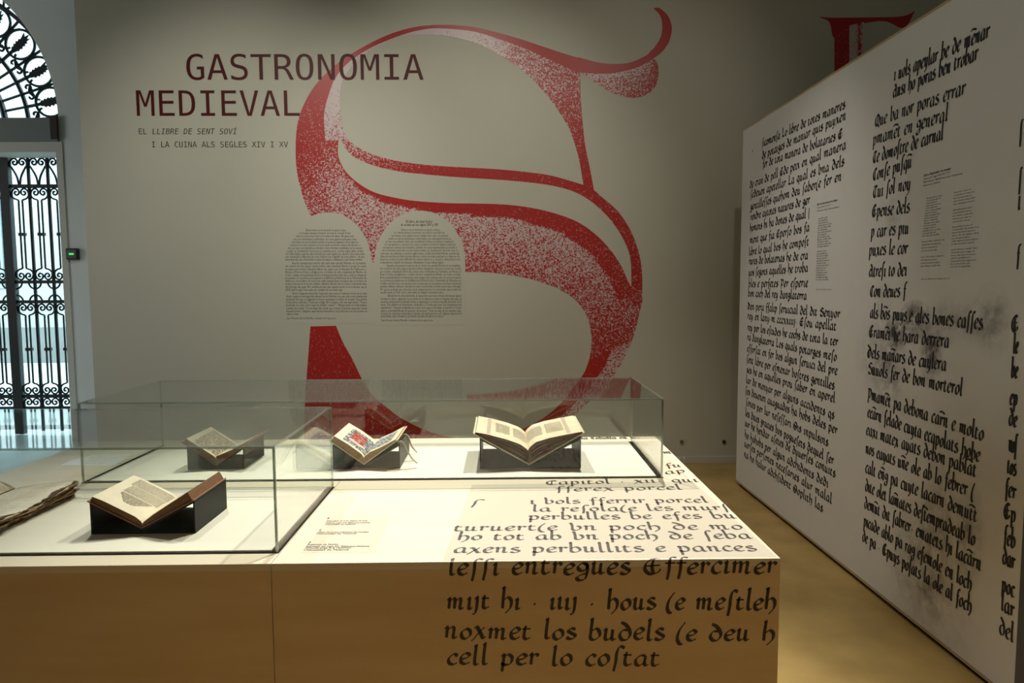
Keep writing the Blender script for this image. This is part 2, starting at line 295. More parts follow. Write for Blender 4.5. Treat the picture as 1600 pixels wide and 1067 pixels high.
# a gothic book hand: x-height 1, baseline 0; every stroke is a pen path
HAND = {
 'a': (.78, [[(.60,.98),(.34,1.0),(.10,.62),(.13,.12),(.34,.02),(.58,.36)], [(.60,1.0),(.58,.25),(.66,.03),(.80,.12)]]),
 'b': (.72, [[(.06,1.75),(.14,1.9),(.12,.9),(.12,.15),(.36,.0),(.62,.34),(.56,.84),(.36,1.0),(.14,.74)]]),
 'c': (.56, [[(.56,.84),(.34,1.02),(.10,.62),(.12,.16),(.34,.0),(.56,.16)]]),
 'd': (.76, [[(.10,1.62),(.34,1.45),(.58,1.0),(.66,.50),(.52,.06),(.24,.02),(.08,.42),(.22,.88),(.50,.92)]]),
 'e': (.60, [[(.12,.46),(.40,.58),(.54,.84),(.34,1.02),(.10,.66),(.12,.16),(.34,.0),(.58,.18)]]),
 'f': (.52, [[(.20,-.55),(.26,.3),(.26,1.2),(.40,1.72),(.66,1.66)], [(.02,.94),(.56,.98)]]),
 'g': (.70, [[(.56,.94),(.28,1.0),(.08,.68),(.22,.36),(.50,.42),(.58,.76),(.46,1.0)], [(.58,.9),(.60,.2),(.50,-.40),(.20,-.52),(.06,-.28),(.30,-.02),(.58,.10)]]),
 'h': (.74, [[(.06,1.75),(.14,1.9),(.12,.9),(.12,.0)], [(.12,.66),(.38,1.0),(.62,.74),(.60,.10),(.30,-.46)]]),
 'i': (.36, [[(.02,.84),(.16,1.0),(.15,.18),(.24,.02),(.38,.14)]]),
 'j': (.36, [[(.04,.84),(.18,1.0),(.18,.1),(.10,-.42),(-.06,-.52)]]),
 'l': (.38, [[(.06,1.75),(.16,1.9),(.14,.9),(.15,.16),(.26,.02),(.38,.12)]]),
 'm': (1.12, [[(.0,.82),(.14,1.0),(.13,.02)], [(.14,.72),(.38,1.0),(.48,.82),(.47,.02)], [(.49,.72),(.74,1.0),(.84,.82),(.82,.16),(.92,.02),(1.06,.14)]]),
 'n': (.76, [[(.0,.82),(.14,1.0),(.13,.02)], [(.14,.70),(.40,1.0),(.52,.82),(.50,.16),(.60,.02),(.74,.14)]]),
 'o': (.68, [[(.36,1.0),(.11,.66),(.13,.18),(.34,.0),(.58,.34),(.55,.82),(.34,1.0)]]),
 'p': (.72, [[(.0,.82),(.14,1.0),(.14,.2),(.11,-.66)], [(.13,.70),(.38,1.0),(.60,.70),(.54,.16),(.32,.0),(.02,.12)]]),
 'q': (.70, [[(.56,.94),(.28,1.0),(.08,.60),(.16,.10),(.36,.04),(.54,.36)], [(.58,1.0),(.57,.2),(.55,-.66)]]),
 'r': (.52, [[(.0,.82),(.14,1.0),(.13,.02)], [(.14,.68),(.34,.98),(.52,.82)]]),
 's': (.58, [[(.52,.96),(.26,1.02),(.12,.78),(.30,.56),(.52,.34),(.44,.06),(.22,.0),(.04,.14)]]),
 'S': (.50, [[(.14,-.58),(.22,.3),(.24,1.2),(.38,1.74),(.64,1.62)]]),          # long s
 't': (.52, [[(.20,1.24),(.14,.9),(.13,.2),(.28,.0),(.50,.16)], [(.0,.94),(.46,.96)]]),
 'u': (.76, [[(.0,.84),(.14,1.0),(.13,.20),(.28,.02),(.52,.32)], [(.52,1.0),(.51,.18),(.60,.02),(.76,.14)]]),
 'v': (.72, [[(-.02,1.66),(.10,1.72),(.16,.9),(.16,.14),(.38,.0),(.62,.40),(.56,.92),(.40,.98)]]),
 'x': (.70, [[(.02,.86),(.16,1.0),(.40,.40),(.54,.02),(.70,.12)], [(.60,1.0),(.30,.48),(.02,-.12),(-.10,-.30)]]),
 'y': (.72, [[(.0,.84),(.14,1.0),(.15,.20),(.32,.04),(.52,.34)], [(.54,1.0),(.52,.1),(.32,-.46),(.04,-.56)], [(.30,1.36),(.36,1.42)]]),
 'z': (.58, [[(.04,.92),(.46,.96),(.10,.44),(.44,.34),(.40,-.20),(.10,-.42)]]),
 'E': (1.05, [[(.86,1.36),(.50,1.52),(.14,1.06),(.10,.42),(.40,.0),(.80,.16),(.94,.50)], [(.12,.78),(.90,.86)], [(.52,1.48),(.46,.78),(.56,.04)]]),
 'L': (.92, [[(.26,1.95),(.30,1.1),(.26,.30),(.06,.06),(.30,.20),(.56,.02),(.88,.14)]]),
 'Q': (1.0, [[(.52,1.42),(.14,1.06),(.12,.32),(.48,.0),(.86,.36),(.86,1.08),(.52,1.42)], [(.50,1.36),(.48,.06)], [(.60,.20),(.96,-.24)]]),
 'C': (.86, [[(.80,1.24),(.46,1.44),(.12,1.02),(.12,.36),(.46,.0),(.82,.22)], [(.46,1.40),(.42,.04)]]),
 'A': (.94, [[(.10,1.40),(.40,1.52),(.64,1.1),(.72,.14),(.94,.04)], [(.60,.78),(.24,.96),(.06,.46),(.28,.02),(.64,.34)]]),
 'N': (.96, [[(.0,1.2),(.16,1.42),(.18,.04)], [(.18,1.0),(.50,1.36),(.72,1.0),(.70,.12),(.92,.10)]]),
 'D': (1.0, [[(.0,1.62),(.32,1.42),(.72,1.1),(.84,.5),(.52,.0),(.18,.16),(.14,.74),(.42,1.08),(.74,.96)], [(.42,1.04),(.40,.06)]]),
 'P': (.94, [[(.0,1.3),(.24,1.44),(.28,.6),(.16,-.5)], [(.24,1.0),(.60,1.44),(.86,.96),(.62,.36),(.26,.42)]]),
 'T': (.90, [[(.0,1.30),(.44,1.42),(.88,1.30)], [(.44,1.34),(.12,.90),(.14,.30),(.46,.0),(.82,.22)], [(.52,1.3),(.50,.1)]]),
 'G': (1.0, [[(.86,1.24),(.50,1.46),(.14,1.0),(.12,.36),(.48,.0),(.84,.30),(.84,.72),(.50,.78)]]),
 'B': (.86, [[(.84,1.36),(.40,1.46),(.22,1.16),(.44,.86),(.78,.60),(.74,.12),(.36,.0),(.06,.24)], [(.14,.74),(.10,1.2)]]),  # capital S
 'O': (1.06, [[(.54,1.56),(.12,1.1),(.12,.34),(.52,-.02),(.94,.4),(.92,1.16),(.54,1.56)], [(.20,1.02),(.54,.72),(.90,.96)], [(.22,.26),(.52,.60),(.86,.36)]]),
 '/': (.42, [[(.42,1.66),(.12,.9),(.04,.1),(.18,-.34),(.36,-.36)]]),
 '|': (.30, [[(.16,1.7),(.14,-.5)]]),
 '.': (.44, [[(.16,.52),(.24,.44)]]),
 ',': (.36, [[(.16,.06),(.22,-.02),(.10,-.28)]]),
 ' ': (.50, []),
}
def pen(mb, to3, path, w, thin, nib):
    """sweep a broad pen along a path: narrow along the nib's own angle, wide across it"""
    n = len(path)
    if n < 2: return
    k = len(mb.v)
    for i, p in enumerate(path):
        a = path[max(i-1, 0)]; b = path[min(i+1, n-1)]
        tx, ty = b[0]-a[0], b[1]-a[1]; l = math.hypot(tx, ty) or 1e-9; tx /= l; ty /= l
        s = abs(tx*math.sin(nib)-ty*math.cos(nib))
        h = 0.5*max(thin, w*s)
        q = 1.0 if 0 < i < n-1 else 0.7
        mb.v.append(tuple(to3(p[0]-ty*h*q, p[1]+tx*h*q))); mb.v.append(tuple(to3(p[0]+ty*h*q, p[1]-tx*h*q)))
    for i in range(n-1):
        mb.f.append((k+2*i, k+2*i+1, k+2*i+3, k+2*i+2)); mb.mi.append(0)
def hand_width(text): return sum(HAND[c][0]+.10 for c in text)
def write_hand(mb, text, P, Q, upv, xh, nrm, pw=.26, thin=.07, nib=.65, slant=0.0, marks=(), smooth=4, lift=.0012, jit=.03):
    """handwriting on a plane from P to Q (both in the room), letters xh metres tall, upright along upv"""
    P = Vector(P); Q = Vector(Q); ln = (Q-P).length; u = (Q-P)/ln
    total = hand_width(text)-.10; sx = ln/total
    def to3(x, y): return P + u*(x*1.0) + upv*y + nrm*lift
    X = 0.0
    cx = []
    for ch in text:
        wd, st = HAND[ch]
        jy = rnd.uniform(-jit, jit); js = rnd.uniform(1-jit, 1+jit)
        for path in st:
            q = catmull(path, smooth) if len(path) > 2 else path
            q = [((X+x+slant*y)*sx, (y*js+jy)*xh) for x, y in q]
            pen(mb, to3, q, pw*xh, thin*xh, nib)
        cx.append(X); X += wd+.10
    for (i, kind) in marks:                       # contraction bars and dots over letters
        x = cx[i]
        path = [(x-.15,1.42),(x+.25,1.58),(x+.85,1.40)] if kind == '-' else [(x+.12,1.5),(x+.22,1.42)]
        q = [(a*sx, b*xh) for a, b in catmull(path, 4)]
        pen(mb, to3, q, .24*xh, .10*xh, 1.2 if kind == '-' else nib)
def write_mono(mb, text, P, Q, upv, nrm, cap, shear=0.0, lift=.0014, skipfrom=None):
    """letters of one width cut from vinyl: first letter's cell starts at P, last one's ends at Q"""
    P = Vector(P); Q = Vector(Q); u = (Q-P); pitch = u.length/len(text); u.normalize()
    sy = cap/520.0; sx = pitch/430.0
    for i, ch in enumerate(text):
        if ch == ' ': continue
        bm = bmesh.new(); ed = []
        for loop in MONO[ch]:
            vs = []
            for (x, y) in loop:
                if vs and (abs(x-lx)+abs(y-ly)) < 1: continue
                lx, ly = x, y; vs.append(bm.verts.new((x, y, 0)))
            for a, b in zip(vs, vs[1:]+vs[:1]): ed.append(bm.edges.new((a, b)))
        bmesh.ops.triangle_fill(bm, edges=ed, use_beauty=True, use_dissolve=False)
        bm.verts.index_update()
        mb.add([P + u*((v.co.x+shear*v.co.y)*sx+i*pitch) + upv*(v.co.y*sy) + nrm*lift for v in bm.verts],
               [[v.index for v in f.verts] for f in bm.faces])
        bm.free()
_cache = {}
def text_mesh(s, bold=0.0):
    key = (s, bold)
    if key not in _cache:
        c = bpy.data.curves.new('line', 'FONT'); c.body = s; c.size = 1; c.resolution_u = 1; c.offset = bold
        o = bpy.data.objects.new('line', c); C.objects.link(o)
        dg = bpy.context.evaluated_depsgraph_get(); me = bpy.data.meshes.new_from_object(o.evaluated_get(dg))
        vs = [v.co.copy() for v in me.vertices]; fs = [tuple(p.vertices) for p in me.polygons]
        bpy.data.objects.remove(o); bpy.data.curves.remove(c); bpy.data.meshes.remove(me)
        _cache[key] = (vs, fs)
    return _cache[key]
def print_line(mb, s, P, Q, upv, nrm, size, bold=0.0, lift=.0016, fit=True):
    """one line of small print from P to Q"""
    vs, fs = text_mesh(s, bold)
    if not vs: return
    P = Vector(P); Q = Vector(Q); x0 = min(v.x for v in vs); x1 = max(v.x for v in vs); u = Q-P
    k = u.length/(x1-x0) if fit else size; u.normalize()
    mb.add([P + u*((v.x-x0)*k) + upv*(v.y*size) + nrm*lift for v in vs], fs)
def wrap(text, spans):
    """break a text over lines of the given widths"""
    ws = text.split(); tot = len(text); full = sum(spans); out = []; i = 0; used = 0; target = 0
    for n, w in enumerate(spans):
        target += tot*w/full; line = []
        while i < len(ws) and (used+len(ws[i])/2 <= target or n == len(spans)-1):
            line.append(ws[i]); used += len(ws[i])+1; i += 1
        out.append(' '.join(line))
    return out
# ================================================================ the room
YW, YG = 5.93, 7.0                    # exhibition wall, entrance wall behind it
XL, XR, YF, H = -9.0, 4.6, -4.0, 5.2
def structure(mb, name, m, smooth=False): return tag(mb.build(name, m, smooth=smooth), kind='structure')
structure(MB().box((XL-.2, YF-.2, -.2), (XR+.2, YG+.6, 0)), 'floor', M['floor'])
structure(MB().box((XL, -1.0, 0), (-2.05, YG+.6, .002)), 'floor_entrance', M['floor_daylit'])  # added slab that carries the painted daylight by the gate
structure(MB().box((XL-.2, YF-.2, H), (XR+.2, YG+.6, H+.2)), 'ceiling', M['ceiling'])
structure(MB().box((XL-.2, YF, 0), (XL, YG, H)), 'wall_left', M['wall_white'])
structure(MB().box((XR, YF, 0), (XR+.2, YG+.45, H)), 'wall_right', M['wall'])
structure(MB().box((XL-.2, YF-.2, 0), (XR+.2, YF, H)), 'wall_front', M['wall'])
xe = on_y(132, 310, YW).x
structure(MB().box((xe, YW, 0), (XR, YW+.12, H)), 'wall_back', M['wall'])
structure(MB().box((xe, YW-.014, 0), (XR, YW, .055)), 'baseboard_back', M['wall'])
# entrance wall with its round-headed opening
ac = on_y(-159, 185, YG); ra = on_y(91, 185, YG).x - ac.x; zs = ac.z; DW = .42
mb = MB()
mb.box((ac.x+ra, YG, 0), (XR, YG+DW, H)); mb.box((XL-.2, YG, 0), (ac.x-ra, YG+DW, H))
na = 72
for i in range(na):
    a, b = math.pi*i/na, math.pi*(i+1)/na
    p = [(ac.x+ra*math.cos(a), zs+ra*math.sin(a)), (ac.x+ra*math.cos(b), zs+ra*math.sin(b))]
    mb.prism([p[0], (p[0][0], H), (p[1][0], H), p[1]][::-1], YG, YG+DW)
structure(mb, 'wall_entrance', M['wall_white'])
# transom beam and jamb of the entrance
xo = ac.x+ra
z185, z222, z237 = (on_y(40, v, YG).z for v in (185, 222, 238))
tr = tag(MB().box((ac.x-ra, YG-.03, z222), (xo+.0, YG+.3, z185)).build('trim_1', M['grey_paint']), kind='structure')
tag(MB().box((ac.x-ra, YG-.01, z237), (xo-.02, YG+.3, z222)).build('lower_rail', M['cream_paint'], tr))
tag(MB().box((xo-.055, YG-.05, z222+.02), (xo+.012, YG-.03, z185+.015)).build('end_block', M['dark_block'], tr), 'dark red brown block at the beam end')
structure(MB().box((xo-.035, YG-.012, 0), (xo+.03, YG+.02, z222)), 'trim_2', M['cream_paint'])

# outside: street, kerb and the pale house across it
structure(MB().box((-40, YG+.6, -.2), (20, 30, -.02)), 'street_ground', mat('pale_paving', (0.24, 0.245, 0.245), 0.8, var=.1, scale=2))
h = thing('building', (-9, 15, 0), 'pale house front across the street, seen through the iron gate', 'building')
local(MB().box((-30, 15, -.02), (12, 15.4, 8.5)), h).build('facade', mat('pale_render', (0.21, 0.215, 0.215), 0.9, var=.08, scale=1), h)
local(MB().box((-30, 14.9, -.02), (12, 15, .75)), h).build('plinth', mat('grey_stone_plinth', (0.11, 0.115, 0.11), 0.9, var=.2, scale=2), h)
for k in range(6):
    x = -16.4+2.35*k
    w_ = local(MB().box((x, 14.96, 1.6), (x+.95, 15.0, 3.6)), h).build('window', mat('blue_grey_glass', (0.12, 0.17, 0.19), 0.2), h)

# ================================================================ wrought iron gate and fanlight
YI = 7.30
def gx(px, y=330): return on_y(px, y, YI).x
def gz(y): return on_y(40, y, YI).z
g = thing('iron_gate', (gx(12), YI, 0), 'black wrought iron gate of scrolls and bars under the transom', 'gate')
b0, bs = gx(48), gx(78)-gx(48)
bars = [b0+bs*k for k in range(0, 5)]
lbars = [2*gx(12)-b0-bs*k for k in range(0, 30) if 2*gx(12)-b0-bs*k > ac.x-ra-.05]
rails = [(gz(242), .026), (gz(291), .018), (gz(440.5), .017), (gz(471.5), .017), (gz(619), .018), (.30, .013), (.09, .022)]
top = rails[0][0]
rest = MB()                            # the far bays of scrolls, together
def part(mb, name, root, m, smooth=False):
    if name == 'scroll' and root is g and far:
        rest.add(mb.v, mb.f); return
    return local(mb, root).build(name, m, root, smooth)
far = False
x0, x1 = lbars[-1], bars[-1]
for z, t in rails: part(MB().box((x0, YI-.014, z-t), (x1, YI+.014, z+t)), 'rail', g, M['iron'])
part(MB().box((gx(5), YI-.03, .02), (gx(19), YI+.03, top)), 'meeting_stile', g, M['iron'])
part(MB().box((x0, YI-.03, top), (x1, YI+.03, z237+.02)), 'head_rail', g, M['iron'])
for x in bars+lbars: part(MB().tube([(x, YI, .05), (x, YI, top)], .0165, 8), 'bar', g, M['iron'])
def curl(sx, z1, dz, cx):            # half of a scroll pair hanging under (dz=-1) or standing on (dz=1) height z1
    p = [(.020, .160), (.022, .130), (.058, .116), (.084, .090), (.086, .052), (.066, .020), (.036, .012), (.012, .034), (.014, .064), (.038, .078), (.056, .062), (.050, .042), (.034, .044)]
    return [(cx+sx*x, YI, z1+dz*z) for x, z in p]
cells = [gx(33)]+[b+bs/2 for b in bars[:-1]]+[2*gx(12)-gx(33)]+[b-bs/2 for b in lbars[:-1]]
zr = [r[0] for r in rails]
for cx in cells:
    far = cx < gx(12)-bs*2.6
    for s in (-1, 1):
        t = catmull(curl(s, zr[0]-.024, -1, cx), 4)
        tail = [(cx+s*.012, YI, zr[1]+.03), (cx+s*.03, YI, zr[1]+.11)]
        t = [q for q in t if q[2] > zr[0]-.15]
        part(MB().tube(catmull([(cx+s*.006, YI, zr[1]+.012), (cx+s*.022, YI, zr[1]+.10), (cx+s*.070, YI, zr[0]-.13)]+[curl(s, zr[0]-.024, -1, cx)[k] for k in range(3, 13)], 4), .010, 6), 'scroll', g, M['iron'])
        for (za, zb) in ((zr[1], zr[2]), (zr[3], zr[4])):
            a = catmull(curl(s, za-.013, -1, cx), 4); b = catmull(curl(s, zb+.013, 1, cx), 4)
            part(MB().tube(a[::-1]+b, .009, 6), 'scroll', g, M['iron'])
            if s > 0: part(MB().box((cx-.034, YI-.016, (za+zb)/2-.016), (cx+.034, YI+.016, (za+zb)/2+.016)), 'collar', g, M['iron'])
        part(MB().tube(catmull(curl(s, zr[4]-.013, -1, cx), 4)[::-1]+[(cx+s*.02, YI, zr[5]+.01)], .009, 6), 'scroll', g, M['iron'])
        zm, hb = (zr[2]+zr[3])/2, (zr[2]-zr[3])/2
        for v in (-1, 1):
            arc = [(cx+s*(.100-.066*math.sin(q)), YI, zm+v*(hb-.0-.072*math.cos(q))) for q in [math.pi/2*k/6 for k in range(7)]]
            part(MB().tube(arc, .009, 6), 'scroll', g, M['iron'])
far = False
tag(part(rest, 'scroll', g, M['iron']), kind='stuff')
fc = on_y(-113, 198, YI)
f_ = thing('fanlight_grille', (fc.x, YI, fc.z), 'black iron fanlight grille with leaves in rings, in the arch', 'grille')
def pol(r, a): return (fc.x+r*math.cos(a), YI, fc.z+r*math.sin(a))
R = math.radians
for r, t in ((1.46, .022), (1.04, .022), (.80, .03)):
    part(MB().tube([pol(r, R(2*k)) for k in range(0, 91)], t, 8), 'ring', f_, M['iron'])
part(MB().box((fc.x-1.9, YI-.03, fc.z-.04), (fc.x+1.9, YI+.03, fc.z+.0)), 'sill_rail', f_, M['iron'])
for k in range(0, 25): part(MB().tube([pol(.80, R(3.9+7.15*k)), pol(1.04, R(3.9+7.15*k))], .013, 6), 'spoke', f_, M['iron'])
leaf = [(-.120,.0),(-.105,.020),(-.080,.050),(-.066,.038),(-.045,.064),(-.034,.046),(-.008,.072),(.0,.050),(.030,.066),(.036,.046),(.108,.080),(.086,.034),(.132,.020),(.086,-.002),(.112,-.026),(.070,-.026),(.068,-.050),(.040,-.036),(.026,-.060),(.006,-.040),(-.018,-.064),(-.032,-.042),(-.060,-.056),(-.070,-.036),(-.098,-.030)]
for k in range(-1, 11):
    a0 = 11.0+14.3*k
    if 0 < a0 < 170:
        c = pol(1.295, R(a0))
        if True:
            part(MB().tube([(c[0]+.148*math.cos(q), YI, c[2]+.148*math.sin(q)) for q in [2*math.pi*j/24 for j in range(25)]], .014, 6), 'leaf_ring', f_, M['iron'])
            ca, sa = math.cos(R(a0)), math.sin(R(a0))
            mb = MB(); pl = [(c[0]+u*ca-v*sa, c[2]+u*sa+v*ca) for u, v in [(a_, .74*b_) for a_, b_ in leaf]]
            bm = bmesh.new(); vs = [bm.verts.new((x, YI-.006, z)) for x, z in pl]; fa = bm.faces.new(vs)
            ex = bmesh.ops.extrude_face_region(bm, geom=[fa]); bmesh.ops.translate(bm, vec=(0, .012, 0), verts=[v for v in ex['geom'] if isinstance(v, bmesh.types.BMVert)])
            bmesh.ops.triangulate(bm, faces=bm.faces[:]); bm.verts.index_update()
            mb.add([v.co for v in bm.verts], [[v.index for v in q.verts] for q in bm.faces]); bm.free()
            part(mb, 'leaf', f_, M['iron'])
            part(MB().tube([pol(1.04, R(a0)), pol(1.19, R(a0))], .016, 6), 'stem', f_, M['iron'])
    am = a0+7.15
    if 0 < am < 100:
        part(MB().tube([pol(1.04, R(am)), pol(1.46, R(am))], .013, 6), 'spoke', f_, M['iron'])
        for s in (-1, 1):
            c2 = pol(1.115, R(am+s*2.4))
            sp = [(c2[0]+(.05-.006*j)*math.cos(R(am)+s*(j*.75-1.6)), YI, c2[2]+(.05-.006*j)*math.sin(R(am)+s*(j*.75-1.6))) for j in range(8)]
            part(MB().tube(catmull([pol(1.20, R(am+s*5.0)), pol(1.17, R(am+s*4.4))]+sp, 3), .011, 6), 'scroll', f_, M['iron'])
            c3 = pol(1.56, R(am+s*2.2))
            sp = [(c3[0]+(.055-.0065*j)*math.cos(R(am)+s*(j*.75+1.4)), YI, c3[2]+(.055-.0065*j)*math.sin(R(am)+s*(j*.75+1.4))) for j in range(8)]
            part(MB().tube(catmull([pol(1.47, R(am+s*6.5))]+sp, 3), .011, 6), 'scroll', f_, M['iron'])
# climate sensor on the pale wall beside the gate
sn = thing('climate_sensor', tuple(on_y(114, 397, YG-.02)), 'small dark square sensor with a green display, on the pale wall beside the gate', 'sensor')
sx, sz = sn.location.x, sn.location.z
bevel(part(MB().box((sx-.062, YG-.045, sz-.058), (sx+.062, YG, sz+.058)), 'housing', sn, mat('dark_grey_plastic', (0.03, 0.03, 0.032), 0.4)), .012, 3)
part(MB().box((sx-.044, YG-.0475, sz-.040), (sx+.044, YG-.045, sz+.040)), 'screen', sn, mat('grey_lcd', (0.11, 0.11, 0.11), 0.3))
mb = MB()
for k in range(3): mb.box((sx-.022+.016*k, YG-.049, sz-.008), (sx-.010+.016*k, YG-.0475, sz+.008))
part(mb, 'digits', sn, emit('green_digits', (0.05, 1.0, 0.12), 1.6))
# small round wall plugs low on the exhibition wall
for (px, py, d) in ((1131, 690, 'small dark round plug low on the wall beside the white manuscript panel'), (1065, 690, 'fainter small round plug low on the wall behind the right glass corner')):
    q = on_y(px, py, YW); n = 14
    mb = MB(); mb.tube([(q.x, YW, q.z), (q.x, YW-.012, q.z)], .016, n)
    tag(mb.build('wall_plug', mat('dark_rubber', (0.03, 0.03, 0.028), .6) if px > 1100 else mat('grey_cap', (0.14, .13, .11), .6)), d, 'plug')

# ================================================================ the big red initial
NW = Vector((0, -1, 0)); UP = Vector((0, 0, 1))
def wp(px, py, off=0): p = on_y(px, py, YW); return Vector((p.x, YW-off, p.z))
class Ink(MB):
    def ribbon(s, A, B, dens, n=60, m=10, pairs=False, off=.0006):
        if pairs: A = catmull(A, 5); B = catmull(B, 5); n = len(A)-1
        else: A = resample(catmull(A, 8), n); B = resample(catmull(B, 8), n)
        k = len(s.v)
        for i in range(n+1):
            for j in range(m+1):
                t = j/m
                s.v.append(tuple(wp(A[i][0]*(1-t)+B[i][0]*t, A[i][1]*(1-t)+B[i][1]*t, off))); s.d.append(dens(i/n, t))
        for i in range(n):
            for j in range(m):
                a = k+i*(m+1)+j; s.f.append((a, a+1, a+m+2, a+m+1)); s.mi.append(0)
        return s
    def finish(s, name, m, parent=None):
        o = s.build(name, m, parent); at = o.data.attributes.new('ink_cover', 'FLOAT', 'POINT'); at.data.foreach_set('value', s.d); return o
def lerp(t, tab):
    for (a, va), (b, vb) in zip(tab, tab[1:]):
        if t <= b: return va+(vb-va)*max(0, t-a)/max(1e-9, b-a)
    return tab[-1][1]
S = Ink()
O1 = [(462,222),(465,192),(474,165),(489,138),(510,114),(540,90),(570,72),(600,57),(630,46.5),(660,40.5),(690,38.7),(720,40),(744,43),(780,51.6),(816,62),(855,75),(900,89.4),(907,90)]
B1 = [(508,220),(506.4,180),(513,150),(523.5,123),(540,102),(561,85.5),(588,70.5),(630,54),(660,46.5),(684,44.4),(720,46.5),(750,51.6),(780,61.5),(816,74.4),(855,91.5),(900,112.5),(907,113.4)]
I1 = [(543,217.5),(535.5,195),(531.6,168),(531,150),(535.5,126),(549,105),(570,85.5),(600,67.5),(636,56),(675,54),(708,57.6),(744,67.5),(780,85.5),(810,105),(840,132),(868,166)]
S.ribbon(O1, B1, lambda s, t: lerp(s, [(0, .80), (.10, .86), (.2, 1.2), (1, 1.25)]), 90, 6)
S.ribbon(B1, I1, lambda s, t: lerp(s, [(0, .38), (.06, .30), (.14, .12), (.5, .05), (.66, .22), (.8, .50), (1, .62)])+.0*t, 90, 6)
S.ribbon([(868,166),(888,198),(895,216),(904,246),(910,279),(911.5,290)], [(907,114),(907,144),(910,186),(914.5,228),(922,264),(928,297)], lambda s, t: .62+.32*s, 40, 6, off=.0009)
LB = [(907.3,113.4),(940,115.5),(970,112.5),(1000,103.5),(1022,91)]
S.ribbon([(907,90),(934,97.5),(961,100),(985,97.5),(1009,87),(1016,80.5)], LB, lambda s, t: 1.25, 40, 5)
S.ribbon([(1016,80.5),(1024,72),(1033,55.5),(1034.5,36),(1030,22.5),(1021,13.5)], [(1022,91),(1034.5,81),(1045,66),(1049.5,49.5),(1048.6,36),(1042,22.5),(1030,12.6),(1021,13.0)], lambda s, t: 1.25, 40, 5)
S.ribbon(LB, [(907.3,113.4),(919,121.5),(937,133.5),(958,145.5),(976,151),(994,153),(1012,147),(1024,135),(1028.5,120),(1028.5,103.5),(1022,91)], lambda s, t: .42+.45*t*s+.18*max(0, s-.7), 50, 8)
S.ribbon([(543,217.5),(558,229.5),(582,241),(612,249.6),(648,255.6),(690,259.5),(735,262),(780,264.6),(825,269),(864,275),(911.5,289),(928,297),(940,307.5),(964,328.5),(982,354),(994,381),(1001,408),(1003.6,435),(1003.3,460)],
         [(529,219),(535.5,222.5),(540,232.5),(552,244.5),(570,253.5),(594,261.6),(624,268),(660,272),(705,276),(750,279),(795,282),(840,286.5),(870,291.6),(898,300),(922,313.5),(946,334.5),(964,357),(977.5,381),(985,405),(986.5,446)],
         lambda s, t: lerp(s, [(0, .55), (.12, .66), (.25, .9), (.4, 1.0), (.6, .93), (.75, .86), (1, .82)]), 110, 5)
PR = [((462,222),(529,219)),((462.6,255),(528,240)),((468,288),(534,258)),((480,325),(546,274.5)),((505,375),(567,291)),((545,400),(588,301.5)),((583,410),(618,309)),((630,416),(650,314)),((680,421),(700,317.3)),((727,424.5),(745,318)),((760,425.4),(795,320)),((796,429.6),(840,326.5)),((829,436),(880,337.5)),((862,447),(910,351)),((886,459),(937,372)),((904,474),(958,396)),((916,492),(973,420)),((921,506),(984,444)),((923,518),(1003,462)),((924.4,531),(1000,486)),((922,555),(992.5,516)),((917,572),(982,546)),((910,586.5),(968,573)),((885,620),(944,606)),((860,645),(895,650)),((830,664),(850,678)),((790,682),(810,695))]
def belly(s, t):
    i = s*26
    band = lerp(i, [(0, .0), (2, .02), (4, .05), (6, .10), (9, .17), (13, .26), (17, .34), (19, .0), (26, 0)])
    if t > 1-band: return lerp(i, [(0, 1), (8, 1.0), (12, .9), (17, .78), (26, .7)])
    base = lerp(i, [(0, .74), (2, .58), (4, .44), (9, .36), (13, .40), (16, .50), (19, .62), (22, .72), (26, .9)])
    low = lerp(i, [(0, .16), (4, .10), (9, .26), (16, .14), (20, .1), (26, .0)])
    d = base+low*(1-t)**1.5
    if i > 20.5: d = .95 if t < .52 else .48
    return d
S.ribbon([a for a, b in PR], [b for a, b in PR], belly, pairs=True, m=24)
S.ribbon([(485,510),(479,591),(476,640),(474,730)], [(525,509),(536,535),(550,560),(565,591),(580,615),(604,636),(628,654),(658,669),(688,679.5),(715,685),(760,700)], lambda s, t: .93 if s < .35 else .86, 50, 8)
so = S.finish('initial_letter', M['red'])
tag(so, 'huge ornate red letter S printed on the greige wall', 'wall graphic')
E2 = Ink()
E2.ribbon([(1303.6,48),(1303.6,150),(1303.6,330)], [(1327,44),(1327,150),(1327,330)], lambda s, t: .93, 30, 4, off=.0010)
E2.ribbon([(1280.5,26.4),(1300,27.5),(1330,27.5),(1370,27),(1405,26),(1421,22),(1429,16.5)], [(1280.5,27.2),(1296,35),(1304,60),(1330,42),(1380,33),(1412,44),(1428,20)], lambda s, t: 1.1, 40, 6)
E2.ribbon([(1327,40),(1327,150),(1327,330)], [(1350,34),(1350,150),(1350,330)], lambda s, t: .18+.62*max(0, 1-abs(t-.68)*4), 30, 12, off=.0014)
tag(E2.finish('initial_letter', M['red']), 'partly hidden red capital letter on the wall above the white manuscript panel', 'wall graphic', None)
